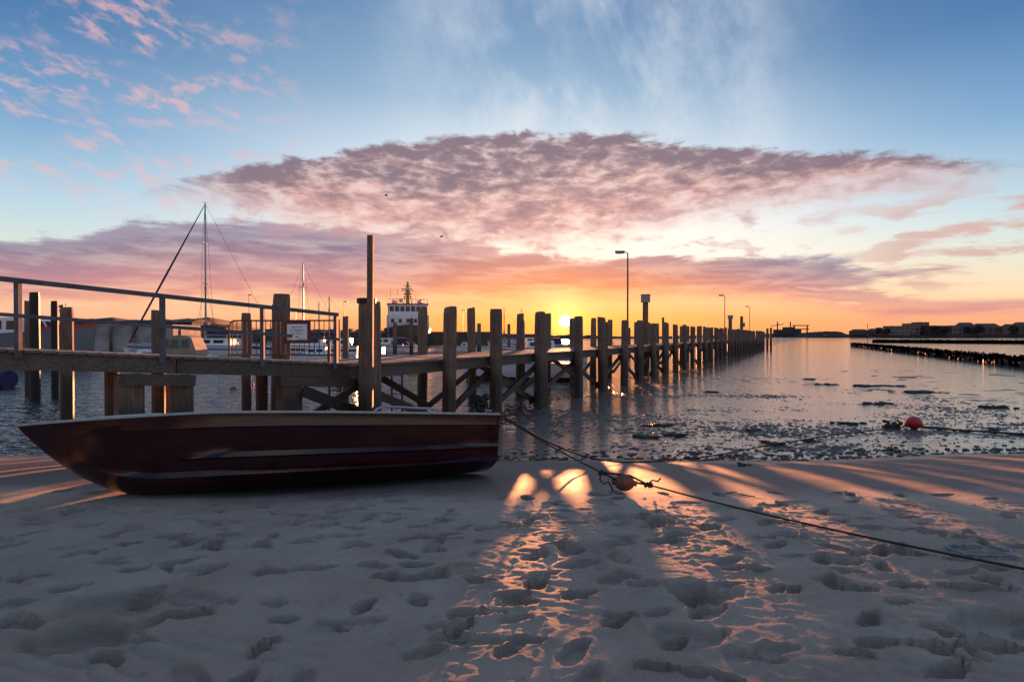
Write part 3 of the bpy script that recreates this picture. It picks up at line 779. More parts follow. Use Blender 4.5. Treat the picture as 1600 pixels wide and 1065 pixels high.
# ------------------------------------------------------------------ lamp posts along the pier
def bl(Y, off=2.35): return fl_(Y) + PN * off
lmp = None
for i, (Y, lb) in enumerate(((33.2, 'tallest nearest lamp post on the pier with its arm to the left'), (70.0, 'middle lamp post of the pier above the distant piles'), (97.0, 'smallest farthest lamp post at the end of the pier'))):
    if lmp is None:
        t_ = thing('lamp_post', lb, 'street lamp', bl(Y), 0, 'lamp posts along the pier')
        MB().tube([(0, 0, 1.3), (0, 0, 4), (0, 0, 7.15)], [.06, .05, .04], 10).build('pole', 'black_steel', t_)
        MB().tube([(0, 0, 7.12), (-.1, 0, 7.2), (-.3, 0, 7.22)], .03, 8).build('arm', 'black_steel', t_)
        h_ = MB().box((-.48, 0, 7.22), (.55, .2, .14)).build('lamp_head', 'grey_paint', t_)
        MB().box((-.48, 0, 7.135), (.4, .15, .03)).build('lens', 'lamp_glass', h_)
        lmp = t_
    else:
        t_ = copy_tree(lmp); t_.location = bl(Y); t_['label'] = lb
# capped poles with boxes
for i, (x, Y, yt, lb) in enumerate(((1008.5, 35.8, 461, 'tall pile with a grey box on its head beside the first lamp post'), (1141, 70.6, 493, 'short pile with a small box at the foot of the middle lamp post'), (1158.5, 80.0, 494, 'dark pile with a small side box right of the middle lamp post'))):
    t_ = thing('beacon_pile', lb, 'pile', (at(x, Y), Y, 0), 0, 'tall piles with boxes along the pier')
    zt = hz(yt, Y); pile_mesh(.19 if i == 0 else .22, -2.0, zt - (.45 if i < 2 else 0), seed=900 + i).build('post', 'pile_wood', t_)
    if i < 2: MB().box((0, 0, zt - .23), (.48, .48, .45)).build('box', 'concrete' if i == 0 else 'grey_paint', t_); MB().box((0, 0, zt + .02), (.54, .54, .05)).build('lid', 'grey_paint', t_)
    else: MB().box((.3, 0, zt - 1.2), (.3, .3, .6)).build('box', 'grey_paint', t_)
for x, yt, lb in ((1199, 513, 'left of two lone piles beyond the pier end'), (1204.5, 512, 'right of two lone piles beyond the pier end'), (1036, 496, 'thin dark pole rising between pier piles right of the box pile')):
    Y = 96.0 if x > 1100 else 40.0
    o = pile_mesh(.2 if x > 1100 else .09, -1.0, hz(yt, Y), seed=int(x)).build('lone_pile', 'pile_wood'); o.location = (at(x, Y), Y, 0); tag(o, lb, 'pile')

# ------------------------------------------------------------------ boats in the harbour
def hull_rings(L, B, H, sheer=.25, rake=.5, stern_w=.8, n=12):
    rings = []
    for i in range(n + 1):
        s_ = i / n; b_ = B / 2 * (1 - max(0, 1 - s_ / .55) ** 2.2) * (1 - (1 - stern_w) * max(0, (s_ - .55) / .45) ** 1.6)
        b_ = max(b_, .015); top = H + sheer * (1 - s_) ** 2; x = s_ * L; k_ = rake * (1 - s_) ** 3
        rings.append([(x, -b_, top), (x + k_ * .3, -b_ * .92, top * .5), (x + k_, -b_ * .66, -.25), (x + k_, 0, -.4), (x + k_, b_ * .66, -.25), (x + k_ * .3, b_ * .92, top * .5), (x, b_, top), (x, 0, top + .04)])
    return rings
def vessel(name, label, L, B, H, loc, rz, hullmat, stripe=None, sheer=.25, group=None, stern_w=.8):
    t_ = thing(name, label, 'boat', loc, rz, group)
    rr = hull_rings(L, B, H, sheer, stern_w=stern_w); MB().loft(rr).build('hull', hullmat, t_, False, True)
    if stripe:
        mb_ = MB()
        for sd_ in (0, 6):
            rows = [[Vector(r_[sd_]).lerp(Vector(r_[1 if sd_ == 0 else 5]), q) * 1.0 + Vector((0, -.012 if sd_ == 0 else .012, 0)) for q in (.25, .5)] for r_ in rr]
            mb_.loft(rows, False)
        mb_.build('stripe', stripe, t_)
    mb_ = MB()
    for sd_ in (-1, 1): mb_.tube([(r_[0][0], sd_ * abs(r_[0][1]), r_[0][2] + .02) for r_ in rr], .035, 6)
    mb_.build('rubbing_strake', 'grey_paint' if hullmat != 'black_hull' else 'black_steel', t_)
    return t_
def cabin(t_, x0, x1, wd, z0, z1, mat='white_paint', win=True, taper=.86, name='cabin', nw=3):
    vs_ = []
    for z_, k_, e in ((z0, 1.0, 0), (z1, taper, (x1 - x0) * .12)):
        vs_ += [(x0 + e, -wd / 2 * k_, z_), (x1 - e * .3, -wd / 2 * k_, z_), (x1 - e * .3, wd / 2 * k_, z_), (x0 + e, wd / 2 * k_, z_)]
    c_ = MB().add(vs_, [(0, 3, 2, 1), (4, 5, 6, 7), (0, 1, 5, 4), (1, 2, 6, 5), (2, 3, 7, 6), (3, 0, 4, 7)]).build(name, mat, t_)
    if win:
        h_ = z1 - z0
        for sd_ in (-1, 1):
            for i in range(nw):
                xa = x0 + (x1 - x0) * (.14 + .8 * i / nw); xb = xa + (x1 - x0) * .8 / nw * .74
                q0, q1 = .42, .84; y0 = sd_ * (wd / 2 * (1 - (1 - taper) * q0) + .012); y1 = sd_ * (wd / 2 * (1 - (1 - taper) * q1) + .012)
                MB().add([(xa, y0, z0 + h_ * q0), (xb, y0, z0 + h_ * q0), (xb, y1, z0 + h_ * q1), (xa, y1, z0 + h_ * q1), (xa, y0 - sd_ * .02, z0 + h_ * q0), (xb, y0 - sd_ * .02, z0 + h_ * q0), (xb, y1 - sd_ * .02, z0 + h_ * q1), (xa, y1 - sd_ * .02, z0 + h_ * q1)],
                         [(0, 1, 2, 3), (7, 6, 5, 4), (0, 4, 5, 1), (1, 5, 6, 2), (2, 6, 7, 3), (3, 7, 4, 0)]).build('window', 'glass', c_)
        for i in range(2):
            ya = -wd * .36 + i * wd * .38; e0, e1 = (x1 - x0) * .12 * .42, (x1 - x0) * .12 * .84
            MB().add([(x0 + e0 - .02, ya, z0 + h_ * .42), (x0 + e0 - .02, ya + wd * .33, z0 + h_ * .42), (x0 + e1 - .02, ya + wd * .33, z0 + h_ * .84), (x0 + e1 - .02, ya, z0 + h_ * .84)], [(0, 1, 2, 3)]).build('window', 'glass', c_)
    return c_
def rig(t_, xm, zt, L, z0=1.2, furled=True, B=2.4, boom=3.2):
    MB().tube([(xm, 0, z0 - .2), (xm, 0, zt)], [.085, .06], 8).build('mast', 'galv', t_)
    MB().tube([(xm - .06, 0, z0 + .75), (xm + boom, 0, z0 + .8)], .05, 8).build('boom', 'galv', t_)
    MB().loft([[(xm - .1, -.1, z0 + 1.75), (xm + .12, 0, z0 + 1.8), (xm - .1, .1, z0 + 1.75), (xm - .2, 0, z0 + 1.7)]] + [[(xm + .1 + boom * q, -.14 + .07 * q, z0 + .9), (xm + .1 + boom * q, 0, z0 + 1.35 - .28 * min(1, q * 2.2) - .06 * q), (xm + .1 + boom * q, .14 - .07 * q, z0 + .9), (xm + .1 + boom * q, 0, z0 + .78)] for q in (.03, .15, .4, .7, .96)]).build('sail_cover', 'navy_cloth', t_)
    for q in (.43, .72):
        zz_ = z0 + (zt - z0) * q; MB().tube([(xm, -.75 + .2 * q, zz_), (xm, .75 - .2 * q, zz_)], .025, 6).build('spreader', 'galv', t_)
    st_ = [((.15, 0, z0), (xm, 0, zt))] if not furled else []
    st_ += [((L - .1, 0, z0), (xm, 0, zt))]
    for sd_ in (-1, 1):
        yb_ = sd_ * B * .45; st_ += [((xm + .15, yb_, z0), (xm, sd_ * .6, z0 + (zt - z0) * .72)), ((xm, sd_ * .6, z0 + (zt - z0) * .72), (xm, 0, zt)), ((xm + .5, yb_, z0), (xm, 0, z0 + (zt - z0) * .43)), ((xm - .4, yb_, z0), (xm, 0, z0 + (zt - z0) * .43))]
    for a, b_ in st_: MB().tube([a, b_], .011, 4).build('stay', 'black_steel', t_)
    if furled: MB().tube([(.12, 0, z0), (.12 + (xm - .12) * .5, 0, z0 + (zt - z0) * .5), (xm - .1, 0, zt - .25)], [.075, .085, .03], 8).build('furled_jib', 'navy_cloth', t_)
    MB().tube([(xm, 0, zt), (xm, 0, zt + .25)], .01, 4).build('masthead', 'black_steel', t_); MB().tube([(xm - .22, 0, zt + .1), (xm + .22, 0, zt + .1)], .012, 4).build('wind_vane', 'black_steel', t_)
# big white sailing yacht, bow to the left
Y = 47.0
t_ = vessel('sailing_yacht', 'large white sailing yacht with tall mast and dark furled jib', 12.0, 3.4, 1.3, (at(202, Y), Y - .3, 0), R(8), 'white_paint', 'blue_paint', .3)
cabin(t_, 3.2, 8.4, 2.3, 1.3, 1.95, nw=4, taper=.8); rig(t_, at(317, Y) - at(202, Y), hz(316, Y), 12.0, 1.5, True, 3.4, 3.6)
mb = MB()
for sd_ in (-1, 1):
    for i in range(6): mb.tube([(1.0 + 1.5 * i, sd_ * (1.0 if i else .7), 1.2), (1.0 + 1.5 * i, sd_ * (1.0 if i else .7), 1.85)], .014, 5)
    mb.tube([(.3, 0, 1.95), (1.0, sd_ * .7, 1.85), (2.5, sd_ * 1.0, 1.83), (8.5, sd_ * 1.0, 1.8)], .012, 5)
mb.build('guard_rail', 'galv', t_)
# second and third yachts
Y = 56.0
t_ = vessel('sailing_yacht', 'smaller sailing yacht whose bare mast rises above the wide pier pile', 8.5, 2.7, 1.05, (at(478, Y) - 3.6, Y, 0), R(-12), 'white_paint', 'navy_cloth'); cabin(t_, 2.5, 6, 1.8, 1.05, 1.55); rig(t_, 3.7, hz(415, Y), 8.5, 1.2, False, 2.7, 3)
Y = 72.0
t_ = vessel('sailing_yacht', 'distant small yacht with a short mast and crosstree right of the sign', 7.5, 2.4, 1.0, (at(513, Y) - 3.0, Y, 0), R(10), 'white_paint', 'blue_paint'); cabin(t_, 2.2, 5.4, 1.7, 1.0, 1.5); rig(t_, 3.0, hz(464, Y), 7.5, 1.1, False, 2.4, 2.6); far_yacht = t_
# canopied motorboat
Y = 40.0
t_ = vessel('canopy_motorboat', 'small white motorboat under a beige canvas canopy behind the walkway', 5.6, 2.1, .85, (at(257, Y) - 2.4, Y, 0), R(4), 'white_paint', 'grey_paint', .3)
vs_ = []
cn = MB().loft([[(2.35, -.9, .9), (2.35, .9, .9), (2.6, .85, 1.5), (2.6, -.85, 1.5)], [(2.7, -.95, .9), (2.7, .95, .9), (2.85, .82, 2.13), (2.85, -.82, 2.13)], [(3.6, -.97, .9), (3.6, .97, .9), (3.6, .84, 2.22), (3.6, -.84, 2.22)], [(4.5, -.97, .9), (4.5, .97, .9), (4.35, .82, 2.14), (4.35, -.82, 2.14)], [(4.95, -.95, .9), (4.95, .95, .9), (4.5, .8, 2.05), (4.5, -.8, 2.05)]]).build('canopy', 'canopy_cloth', t_, False, True)
for xa, xb in ((2.78, 3.05), (3.15, 3.72), (3.85, 4.36)):
    MB().add([(xa, -.948, 1.35), (xb, -.948, 1.35), (xb - .03, -.885, 1.92), (xa + .04, -.885, 1.92)], [(0, 1, 2, 3)]).build('window', 'glass', cn)
MB().box((1.5, 0, 1.1), (1.5, 1.5, .25), 0, .8).build('foredeck', 'white_paint', t_)
mb = MB()
for sd_ in (-1, 1): mb.tube([(.1, 0, 1.5), (.6, sd_ * .55, 1.48), (1.7, sd_ * .85, 1.4), (1.75, sd_ * .85, 1.0)], .014, 6); mb.tube([(.6, sd_ * .5, 1.1), (.6, sd_ * .55, 1.48)], .012, 5)
mb.build('bow_rail', 'galv', t_)
# white motor yacht
Y = 43.0
t_ = vessel('motor_yacht', 'white motor yacht with dark windows moored behind the gate', 8.2, 2.9, 1.3, (at(383, Y), Y, 0), R(14), 'white_paint', 'navy_cloth', .35)
cabin(t_, 1.8, 5.8, 2.3, 1.3, 2.1, nw=4); cabin(t_, 2.6, 4.6, 1.9, 2.1, 2.95, nw=2, name='wheelhouse')
MB().tube([(3.6, 0, 2.9), (3.6, 0, 4.2)], .025, 6).build('aerial', 'galv', t_)
Y = 52.0
t_ = vessel('motor_cruiser', 'low white motor cruiser with dark canopy moored right of the sign', 7.0, 2.5, 1.1, (at(478, Y), Y, 0), R(4), 'white_paint', 'grey_paint'); cabin(t_, 1.5, 4.2, 2.0, 1.1, 1.9); MB().box((5.2, 0, 1.5), (1.8, 2.0, .8), 0, .85).build('canopy', 'navy_cloth', t_)
base_c = t_
for (x, Y, rz, lb) in ((318, 58.0, 3, 'white cruiser with dark canopy behind the tall yacht'), (560, 66.0, -6, 'white cruiser with dark canopy behind the first pier piles'), (800, 70.0, 4, 'distant white cruiser with dark canopy over the jetty left of the sun')):
    c_ = copy_tree(base_c); c_.location = (at(x, Y), Y, 0); c_.rotation_euler = (0, 0, R(rz)); c_['label'] = lb
for (x, Y, lb) in ((497, 84.0, 'far yacht with bare mast just right of the sign'), (440, 92.0, 'far yacht mast rising left of the wide pier pile'), (606, 96.0, 'far yacht mast left of the tug'), (788, 100.0, 'far yacht mast left of the sun'), (815, 104.0, 'far yacht mast nearest the sun on its left')):
    c_ = copy_tree(far_yacht); c_.location = (at(x, Y) - 3.0, Y, 0); c_['label'] = lb
# grey workboat at the left edge: bow to the right
Y = 42.0
t_ = vessel('workboat', 'grey workboat with white wheelhouse and red bulwark at the left edge', 15.0, 4.4, 2.0, (at(150, Y), Y, 0), R(180 - 5), 'grey_paint', None, .8)
bw = MB(); rr = hull_rings(15.0, 4.4, 2.0, .8)
for sd_ in (0, 6):
    bw.loft([[Vector(r_[sd_]) + Vector((0, 0, -.02)), Vector(r_[sd_]) + Vector((.02, 0, .30))] for r_ in rr[:4]], False)
bw.build('bulwark', 'red_paint', t_)
cabin(t_, 3.5, 10.5, 3.3, 2.0, 3.5, nw=4, taper=.95, name='wheelhouse')
mb = MB(); mb.tube([(1.5 + .16 * math.cos(q * .5236), 1.75, 2.45 + .16 * math.sin(q * .5236)) for q in range(13)], .035, 6, False); mb.build('life_ring', 'white_paint', t_)
MB().tube([(2.4, 0, 2.1), (2.4, 0, 4.6)], .02, 6).build('flag_staff', 'galv', t_)
for z_, mt in ((4.3, 'red_paint'), (4.0, 'white_paint')):
    MB().loft([[(2.6 + .14 * i, .05 * math.sin(i * 1.4), z_ - .03 * i), (2.6 + .14 * i, .05 * math.sin(i * 1.4) + .008, z_ + .2 - .03 * i)] for i in range(5)], False).build('flag', mt, t_)
# drum float at the left edge
dr = MB().tube([(at(-25, 24), 24.2, .33), (at(13, 24), 24.0, .33)], .40, 14).build('float_drum', 'navy_cloth'); tag(dr, 'dark blue floating drum at the left edge under the walkway', 'float')
# white open boat behind the pier
Y = 28.3
t_ = vessel('open_boat', 'white open boat moored behind the pier with its bow to the left', 5.6, 2.0, .82, (at(717, Y), Y, 0), R(-3), 'white_paint', None, .25, None, .9)
mb = MB(); rr = hull_rings(5.6, 2.0, .82, .25, stern_w=.9)
for sd_ in (1, 5): mb.loft([[Vector(r_[sd_]).lerp(Vector(r_[2 if sd_ == 1 else 4]), q) + Vector((0, -.012 if sd_ == 1 else .012, 0)) for q in (.35, .95)] for r_ in rr], False)
mb.build('boot_top', 'black_hull', t_); cabin(t_, 2.2, 3.6, 1.3, .85, 1.35, nw=2); open_b = t_
Y = 47.0
t_ = vessel('moored_launch', 'white launch lying beyond the pier between doubled pile and sun', 7.5, 2.4, 1.05, (at(775, Y), Y, 0), R(5), 'white_paint', 'grey_paint'); cabin(t_, 2.4, 4.8, 1.8, 1.05, 1.75)
Y = 40.0
t_ = vessel('blue_skiff', 'small blue skiff tied beyond the first pier piles', 3.2, 1.4, .75, (at(576, Y), Y, 0), R(8), 'blue_paint', None, .15); MB().box((1.8, 0, .7), (.3, 1.2, .05)).build('thwart', 'white_paint', t_)
# floating jetty
t_ = thing('floating_jetty', 'long grey floating jetty crossing the basin behind the pier', 'jetty')
for i in range(9):
    x0, x1 = at(520, 61) + i * 3.0, at(520, 61) + i * 3.0 + 2.94
    MB().box(((x0 + x1) / 2, 61, .30), (x1 - x0, 1.8, .42)).build('pontoon', 'concrete', t_)
for x in (612, 634, 726, 905, 955):
    xx = at(x, 60.2); MB().tube([(xx - .35, 60.2, .5), (xx - .33, 60.2, 1.3), (xx - .1, 60.2, 1.55), (xx + .15, 60.2, 1.5), (xx + .35, 60.2, 1.2)], .045, 6).build('hoop_rail', 'galv', t_)
# tug
Y = 110.0
tug = thing('tug', 'tug with black hull, white bridge and yellow mast in the harbour', 'ship', (at(641, Y), Y, 0), R(101))
MB().loft(hull_rings(26, 10, 3.4, .9, stern_w=.9)).build('hull', 'black_hull', tug, False, True)
tug.location = (at(641, Y), Y - 2, 0)
def tbox(c, d, nm, mt, tp_=1.0, par=tug): return MB().box(c, d, 0, tp_).build(nm, mt, par)
tbox((11, 0, 5.0), (9, 8.4, 2.6), 'deckhouse', 'white_paint')
br = tbox((11.4, 0, 7.4), (5.5, 7.6, 2.2), 'bridge', 'white_paint', 1.06)
for i in range(7): tbox((8.58, -3.2 + 1.07 * i, 7.65), (.14, .82, 1.0), 'window', 'glass', 1, br)
for i in range(5): tbox((6.46, -3.0 + 1.5 * i, 5.2), (.12, .6, .7), 'window', 'glass', 1, tug)
tbox((11.4, 0, 8.62), (6.2, 8.4, .24), 'bridge_roof', 'red_paint')
MB().tube([(11.5, 0, 8.7), (11.5, 0, 13.4)], [.42, .2], 8).build('mast', 'yellow_paint', tug)
for z_, wd in ((10.2, 2.0), (11.6, 2.6), (12.5, 1.4)): MB().tube([(11.4, -wd / 2, z_), (11.4, wd / 2, z_)], .09, 6).build('crosstree', 'yellow_paint', tug)
tbox((11.4, 0, 10.9), (1.6, 1.6, .15), 'mast_platform', 'yellow_paint'); tbox((10.9, .2, 11.9), (.3, 2.2, .25), 'radar_bar', 'white_paint')
for y_ in (-.45, .45): MB().tube([(11.2, y_ * 2, 8.7), (11.45, y_ * .4, 12.4)], .08, 6).build('mast_stay', 'yellow_paint', tug)
for y_ in (-3.4, -1.7, 2.1, 3.5): MB().tube([(11.8, y_, 8.7), (11.8, y_, 11.2 + .3 * y_)], .04, 5).build('aerial', 'galv', tug)
for y_ in (-2.7, 2.7): tbox((16.5, y_, 7.0), (1.6, 1.2, 5.4), 'funnel', 'yellow_paint')
mb = MB()
for q in range(10): mb.tube([(4.5, -4.1 + q * .91, 3.6), (4.5, -4.1 + q * .91, 4.7)], .04, 5)
for z_ in (4.2, 4.7): mb.tube([(4.5, -4.1, z_), (4.5, 4.1, z_)], .04, 5)
mb.build('deck_rail', 'galv', tug)
for y_, z_ in ((-2.6, 9.3), (2.8, 9.2), (1.4, 9.5)): MB().ball((11, y_, z_), .45, 12, 8).build('radar_dome', 'white_paint', tug, True)
mb = MB()
for q in range(9): mb.tube([(8.4, -4 + q, 8.7), (8.4, -4 + q, 9.6)], .04, 5)
mb.tube([(8.4, -4, 9.6), (8.4, 4, 9.6)], .05, 5); mb.build('guard_rail', 'galv', tug)

# quays
def quay(name, pts, z1, th, mat, lb, cat='quay'):
    t_ = thing(name, lb, cat)
    for (a, b_) in zip(pts[:-1], pts[1:]):
        MB().bar((a[0], a[1] + th / 2, (z1 - 2.5) / 2), (b_[0], b_[1] + th / 2, (z1 - 2.5) / 2), th, z1 + 2.5).build('wall', mat, t_)
        MB().bar((a[0], a[1] + th / 2 - .1, z1 + .12), (b_[0], b_[1] + th / 2 - .1, z1 + .12), th + .1, .2).build('coping', 'concrete', t_)
quay('quay_wall', [(-120, 76), (at(268, 80), 80)], hz(509, 78), 8, 'concrete', 'pale concrete quay wall behind the boats on the left')
quay('far_quay', [(at(262, 128), 128), (at(600, 134), 134), (at(765, 136), 136)], 2.9, 14, 'quay_green', 'long low green-grey quay behind the tug')
quay('breakwater', [(at(765, 170), 170), (at(850, 175), 175)], 2.5, 6, 'quay_green', 'low dark breakwater on the horizon below the sun')
for i in range(9):
    x = -62 + i * 3.1; o = pile_mesh(.2, -2.3, 3.2 + rp_.uniform(-.4, .5), seed=700 + i).build('fender_pile', 'pile_wood', bpy.data.objects['quay_wall']); o.location = (x, 76 + (x + 120) * .055 - .4, 0)
for x, Y, rz, lb in ((192, 54.0, 6, 'white open boat between the workboat bow and the yacht'), (352, 62.0, -8, 'white open boat behind the boom of the tall yacht'), (425, 39.0, 12, 'white open boat seen through the gate bars'), (690, 66.0, 4, 'white open boat at the jetty right of the tug')):
    c_ = copy_tree(open_b); c_.location = (at(x, Y), Y, 0); c_.rotation_euler = (0, 0, R(rz)); c_['label'] = lb
for i, x in enumerate((380, 532, 721)):
    Y = 130.0; zt = hz((459, 470, 484)[i], Y)
    t_ = thing('quay_lamp', ('thin quay lamp right of the tall yacht mast', 'thin quay lamp above the gate end', 'thin quay lamp right of the tug')[i], 'street lamp', (at(x, Y), Y + 3, 2.9), 0, 'lamps on the far quay')
    MB().tube([(0, 0, 0), (0, 0, zt - 2.9)], .09, 6).build('pole', 'black_steel', t_); MB().box((.3, 0, zt - 2.9), (.9, .3, .2)).build('lamp_head', 'black_steel', t_)

# ------------------------------------------------------------------ groynes
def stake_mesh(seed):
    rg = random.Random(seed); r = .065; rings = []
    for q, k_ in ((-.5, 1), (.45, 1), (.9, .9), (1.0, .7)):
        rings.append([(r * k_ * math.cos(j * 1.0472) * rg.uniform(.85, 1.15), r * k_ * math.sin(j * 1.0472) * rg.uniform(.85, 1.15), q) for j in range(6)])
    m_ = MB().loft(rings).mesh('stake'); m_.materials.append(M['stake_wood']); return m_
stm = [stake_mesh(i) for i in range(5)]
GS, GE = Vector((30.5, 27.5, 0)), Vector((68.5, 114, 0))
gr = thing('groyne', 'double row of dark wooden stakes filled with brushwood running out over the flats', 'groyne')
d = (GE - GS); Lg = d.length; dn = d.normalized(); gn = Vector((-dn.y, dn.x, 0)); ns = int(Lg / .21); rest = MB(); cnt = 0
for i in range(ns):
    for off in (0, .55):
        p = GS + dn * (i * .21 + rp_.uniform(-.05, .05)) + gn * (off + rp_.uniform(-.03, .03)); h_ = rp_.uniform(.58, .86)
        if cnt < 299:
            place(stm[cnt % 5], 'stake', gr, p, (rp_.uniform(-.06, .06), rp_.uniform(-.06, .06), rp_.random() * 6), (1, 1, h_)); cnt += 1
        else: rest.box((p.x, p.y, h_ / 2 - .1), (.12, .12, h_ + .2), .3)
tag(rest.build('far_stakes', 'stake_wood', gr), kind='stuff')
mb = MB()
for i in range(int(Lg / .35)):
    p = GS + dn * (i * .35) + gn * .28; mb.ball((p.x, p.y, .2), (.34, .34, rp_.uniform(.40, .55)), 7, 5, .3)
tag(mb.build('brushwood', 'weed', gr), kind='stuff')
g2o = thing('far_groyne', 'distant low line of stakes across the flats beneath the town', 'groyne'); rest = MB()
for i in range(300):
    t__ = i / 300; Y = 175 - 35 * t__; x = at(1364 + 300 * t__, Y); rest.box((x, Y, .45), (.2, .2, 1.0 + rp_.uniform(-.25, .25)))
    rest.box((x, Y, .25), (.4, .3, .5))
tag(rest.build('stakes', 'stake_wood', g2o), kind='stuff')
o = MB().tube([(at(1355.5, 150), 150, -.5), (at(1355.5, 150), 150, hz(506, 150))], .07, 6).build('withy', 'black_steel'); tag(o, 'thin upright marker stick on the flats beyond the groyne tip', 'marker')

# ------------------------------------------------------------------ far shore: dunes and town
def land(name, x0, x1, Y, prof, depth):
    mb_ = MB(); rings = []; n = 60
    for i in range(n + 1):
        s_ = i / n; x = x0 + (x1 - x0) * s_; h_ = prof(s_) * (1 + .25 * math.sin(i * 1.7) * math.sin(i * .63))
        rings.append([(x, Y, -1), (x, Y + 4, h_ * .35), (x, Y + depth * .25, h_ * .85), (x, Y + depth * .5, h_), (x, Y + depth, h_ * .8), (x, Y + depth, -1)])
    o_ = mb_.loft(rings).build(name, 'dune', None, True, True); o_['kind'] = 'structure'; return o_
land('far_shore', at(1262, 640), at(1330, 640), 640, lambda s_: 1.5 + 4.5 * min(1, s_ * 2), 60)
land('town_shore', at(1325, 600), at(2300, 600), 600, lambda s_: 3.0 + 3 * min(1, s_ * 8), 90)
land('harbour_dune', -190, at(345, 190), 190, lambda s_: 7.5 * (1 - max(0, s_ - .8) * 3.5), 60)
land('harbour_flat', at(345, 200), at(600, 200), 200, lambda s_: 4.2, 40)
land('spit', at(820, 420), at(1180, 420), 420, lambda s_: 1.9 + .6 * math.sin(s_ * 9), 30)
def house(x0, x1, ytop, Y, lb, wall='house_dark', roof='gable', win=3, floors=2, z0=2.5):
    xa, xb = at(x0, Y), at(x1, Y); zt = hz(ytop, Y); wdt = xb - xa; rh = min((zt - z0) * .35, wdt * .3) if roof == 'gable' else .4
    t_ = thing('house', lb, 'building', ((xa + xb) / 2, Y, z0), 0, 'buildings of the far town')
    hw = zt - z0 - rh
    w_ = MB().box((0, 6, hw / 2), (wdt, 12, hw)).build('wall', wall, t_)
    if roof == 'gable':
        hx = wdt / 2 + .4; MB().add([(-hx, -.4, hw), (hx, -.4, hw), (hx, 12.4, hw), (-hx, 12.4, hw), (-hx + wdt * .12, 6, hw + rh), (hx - wdt * .12, 6, hw + rh)], [(0, 1, 5, 4), (2, 3, 4, 5), (1, 2, 5), (3, 0, 4), (3, 2, 1, 0)]).build('roof', 'roof_tile', t_)
    else: MB().box((0, 6, hw + .2), (wdt + .6, 12.6, .4)).build('roof', 'roof_tile', t_)
    for f in range(floors):
        for i in range(win):
            MB().box((-wdt / 2 + wdt * (i + .5) / win, -.06, hw * (f + .55) / floors), (wdt / win * .55, .2, hw / floors * .5)).build('window', 'glass', t_)
town = [(1337, 1358, 514, 'dark', 'gable', 'low pale hut at the left end of the far town'), (1364, 1380, 513, 'dark', 'gable', 'small dark gabled house near the left end of the town'), (1382, 1391, 512, 'dark', 'gable', 'narrow dark house beside the small gabled one'),
        (1391, 1421, 509, 'pale', 'flat', 'wide pale terrace building left of the tallest block'), (1421, 1437, 505, 'pale', 'flat', 'pale stepped apartment block beside the tallest one'), (1436, 1452, 503, 'pale', 'flat', 'tallest pale apartment block of the far town'),
        (1453, 1486, 508.5, 'dark', 'flat', 'long dark building right of the tallest block'), (1488, 1505, 508, 'pale', 'gable', 'pale gabled hotel left of the domed house'), (1503, 1526, 503.5, 'dark', 'gable', 'large dark house with a high pointed roof'),
        (1528, 1566, 505, 'dark', 'gable', 'broad dark hotel with long roof toward the right'), (1567, 1578, 509, 'pale', 'flat', 'small pale block between the dark hotels'), (1577, 1592, 506, 'dark', 'gable', 'dark gabled house near the right edge'), (1591, 1625, 503, 'dark', 'gable', 'big dark building cut by the right edge')]
for i, (x0, x1, y, wl, rf, lb) in enumerate(town):
    house(x0, x1, y, 606 + (i % 3) * 6, lb, 'house_' + wl, rf, 4 if x1 - x0 > 18 else 2, 3 if y < 506 else 2)
for i, (x0, x1, y, lb) in enumerate(((150, 172, 503, 'low reddish house on the dune left of the yacht'), (262, 278, 499, 'house on the harbour dune left of the mast'), (280, 300, 497, 'tallest house on the harbour dune beside the mast'), (335, 352, 507, 'low shed at the right end of the harbour dune'))):
    house(x0, x1, y, 196, lb, 'house_dark', 'gable', 3, 1, 3.0)
def far_tree(x, ytop, Y, lb, wd):
    t_ = thing('tree', lb, 'tree', (at(x, Y), Y, 3.0), 0, 'trees of the far town'); h_ = hz(ytop, Y) - 3.0
    MB().tube([(0, 0, -1), (.2, 0, h_ * .6)], [.5, .25], 6).build('trunk', 'house_dark', t_)
    mb_ = MB(); rg = random.Random(int(x))
    for q in range(70):
        a, rr_ = rg.uniform(0, 6.28), rg.random() ** .5; zz_ = h_ * rg.uniform(.25, .95); k_ = 1 - abs(zz_ / h_ - .55) * 1.3
        mb_.ball((math.cos(a) * rr_ * wd * k_, math.sin(a) * rr_ * wd * k_, zz_), rg.uniform(.5, 1.3), 6, 4, .4)
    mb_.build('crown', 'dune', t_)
for x, y, lb, wd in ((1372, 512, 'leftmost dark tree among the far town houses', 5), (1386, 513, 'small dark tree left of the pale terrace building', 4), (1461, 509, 'dark tree right of the tallest town block', 6), (1478, 510, 'dark tree before the long dark town building', 5), (1530, 508, 'dark tree beside the broad dark hotel', 5), (1584, 509, 'dark tree near the right edge of the town', 5)):
    far_tree(x, y, 600, lb, wd)
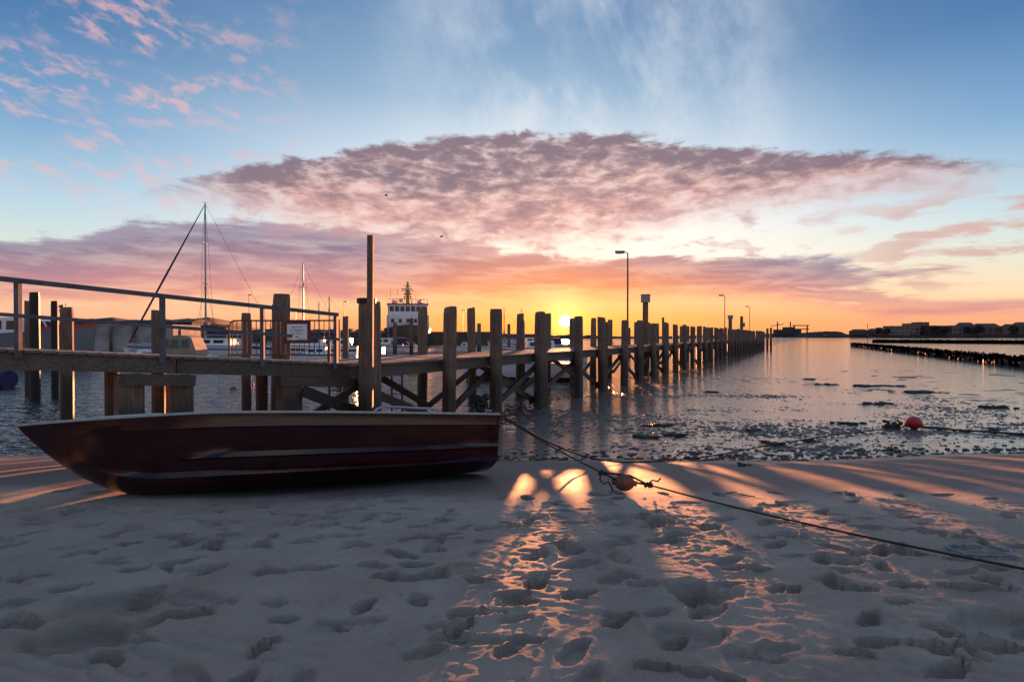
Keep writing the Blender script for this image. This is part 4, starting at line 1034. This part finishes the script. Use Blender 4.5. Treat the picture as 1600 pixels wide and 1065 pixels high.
# ferries and cranes on the horizon
t_ = thing('ferry', 'dark ferry with cranes at the terminal on the horizon right of the pier', 'ship', (at(1235, 700), 700, 0))
MB().box((0, 0, 2), (60, 12, 5)).build('hull', 'black_hull', t_); MB().box((-4, 0, 7), (30, 10, 5)).build('superstructure', 'house_dark', t_); MB().box((-2, 0, 11), (12, 8, 3)).build('bridge', 'house_dark', t_)
for x in (-16, 0): MB().tube([(x, 0, 9), (x, 0, 19)], .7, 6).build('mast', 'black_steel', t_)
MB().bar((-24, 0, 14), (-8, 0, 16), .8, .8).build('crane_arm', 'black_steel', t_)
t_ = thing('gantry', 'dark loading gantry on the horizon right of the ferry', 'crane', (at(1251, 700), 700, 0))
for x in (-8, 8): MB().box((x, 0, 7), (1.2, 1.2, 14)).build('leg', 'black_steel', t_)
for z_ in (10, 14.5): MB().box((0, 0, z_), (20, 1.5, 1.2)).build('beam', 'black_steel', t_)
MB().box((0, 0, 1.8), (30, 8, 3.6)).build('base', 'black_steel', t_)

# ------------------------------------------------------------------ weed on the mud, birds
wlab = ['long dark weed strip on the mud nearest the pier piles', 'left of two dark weed clumps on the mud right of the dinghy stern', 'right of two dark weed clumps right of the dinghy stern', 'thin weed clump behind the pair right of the dinghy stern',
 'weed clump on the slack rope midway to the red buoy', 'weed clump just behind the slack rope, nearer the red buoy', 'tiny weed tuft on the slack rope left of the bigger clump', 'weed patch on the open mud left of the groyne', 'widest weed patch on the mud before the groyne',
 'weed clump left of the red buoy and behind the rope', 'weed patch behind and left of the red buoy', 'weed patch behind the red buoy toward the groyne', 'tiny weed tuft in front of the red buoy near the sand edge', 'small weed lump on the mud right of the red buoy',
 'farthest left weed patch on the open mud', 'weed clump on the mud midway between pier and red buoy', 'weed patch at far right between buoy and groyne', 'tiny weed tuft lying on the smooth sand slope']
wl_ = [(1110, 612, .5), (1008, 682, .5), (1050, 679, .55), (1030, 664, .6), (1212, 694, .35), (1270, 688, .35), (1196, 690, .15), (1290, 600, 1.0), (1362, 602, 1.5), (1330, 661, .5), (1370, 630, .7), (1440, 612, 1.2), (1393, 702, .15), (1552, 670, .2), (1265, 592, .5), (1180, 672, .4), (1560, 636, .8), (1160, 740, .12)]
for i, (x, y, s_) in enumerate(wl_):
    Y = (EYE - .02) * F / (y - HZ); z_ = .0
    if y > 715: Y = 8.6; z_ = sand_z(at(x, Y), Y)
    mb = MB()
    for q in range(14): mb.ball((random.gauss(0, .3) * s_, random.gauss(0, .12) * s_, random.uniform(0, .03)), (random.uniform(.08, .22) * s_, random.uniform(.05, .12) * s_, random.uniform(.015, .05) * min(1, s_ + .4)), 7, 5, .4)
    for q in range(4): a = random.uniform(-.6, .6) * s_; mb.tube([(a, 0, .02), (a + random.uniform(-.3, .3) * s_, random.uniform(-.1, .1), .04), (a + random.uniform(-.6, .6) * s_, random.uniform(-.2, .2), .02)], .012, 5)
    o = mb.build('seaweed_clump', 'weed'); o.location = (at(x, Y), Y, z_); o.rotation_euler = (0, 0, random.uniform(-.4, .4))
    tag(o, wlab[i], 'seaweed', 'seaweed clumps on the mudflat')
mb = MB()
for i in range(420):
    x = random.uniform(-1, 12); y = float(shore(np.array(x))) + abs(random.gauss(0, .5)) - .15; q = random.uniform(.012, .045)
    mb.ball((x, y, max(0, sand_z(x, y)) + .006), (q * random.uniform(.8, 2.2), q, q * .5), 6, 4, .35)
tag(mb.build('wrack', 'weed'), 'scattered dark weed scraps along the edge of the sand', 'seaweed', None, 'stuff')
for x, y, rz, lb in ((604, 306, .4, 'left of two tiny gulls flying before the big cloud'), (690, 370, -.3, 'right and lower of two tiny gulls in the sky')):
    Y = 60.0; mb = MB().ball((0, 0, 0), (.2, .06, .06), 8, 6)
    for sd_ in (-1, 1): mb.loft([[(-.08, sd_ * .04, .02), (.08, sd_ * .04, .02)], [(-.05, sd_ * .3, .12), (.09, sd_ * .3, .12)], [(-.06, sd_ * .62, .04), (-.01, sd_ * .62, .04)]], False)
    o = mb.build('gull', 'gull'); o.location = (at(x, Y), Y, hz(y, Y)); o.rotation_euler = (.2, -.1, rz); tag(o, lb, 'bird')
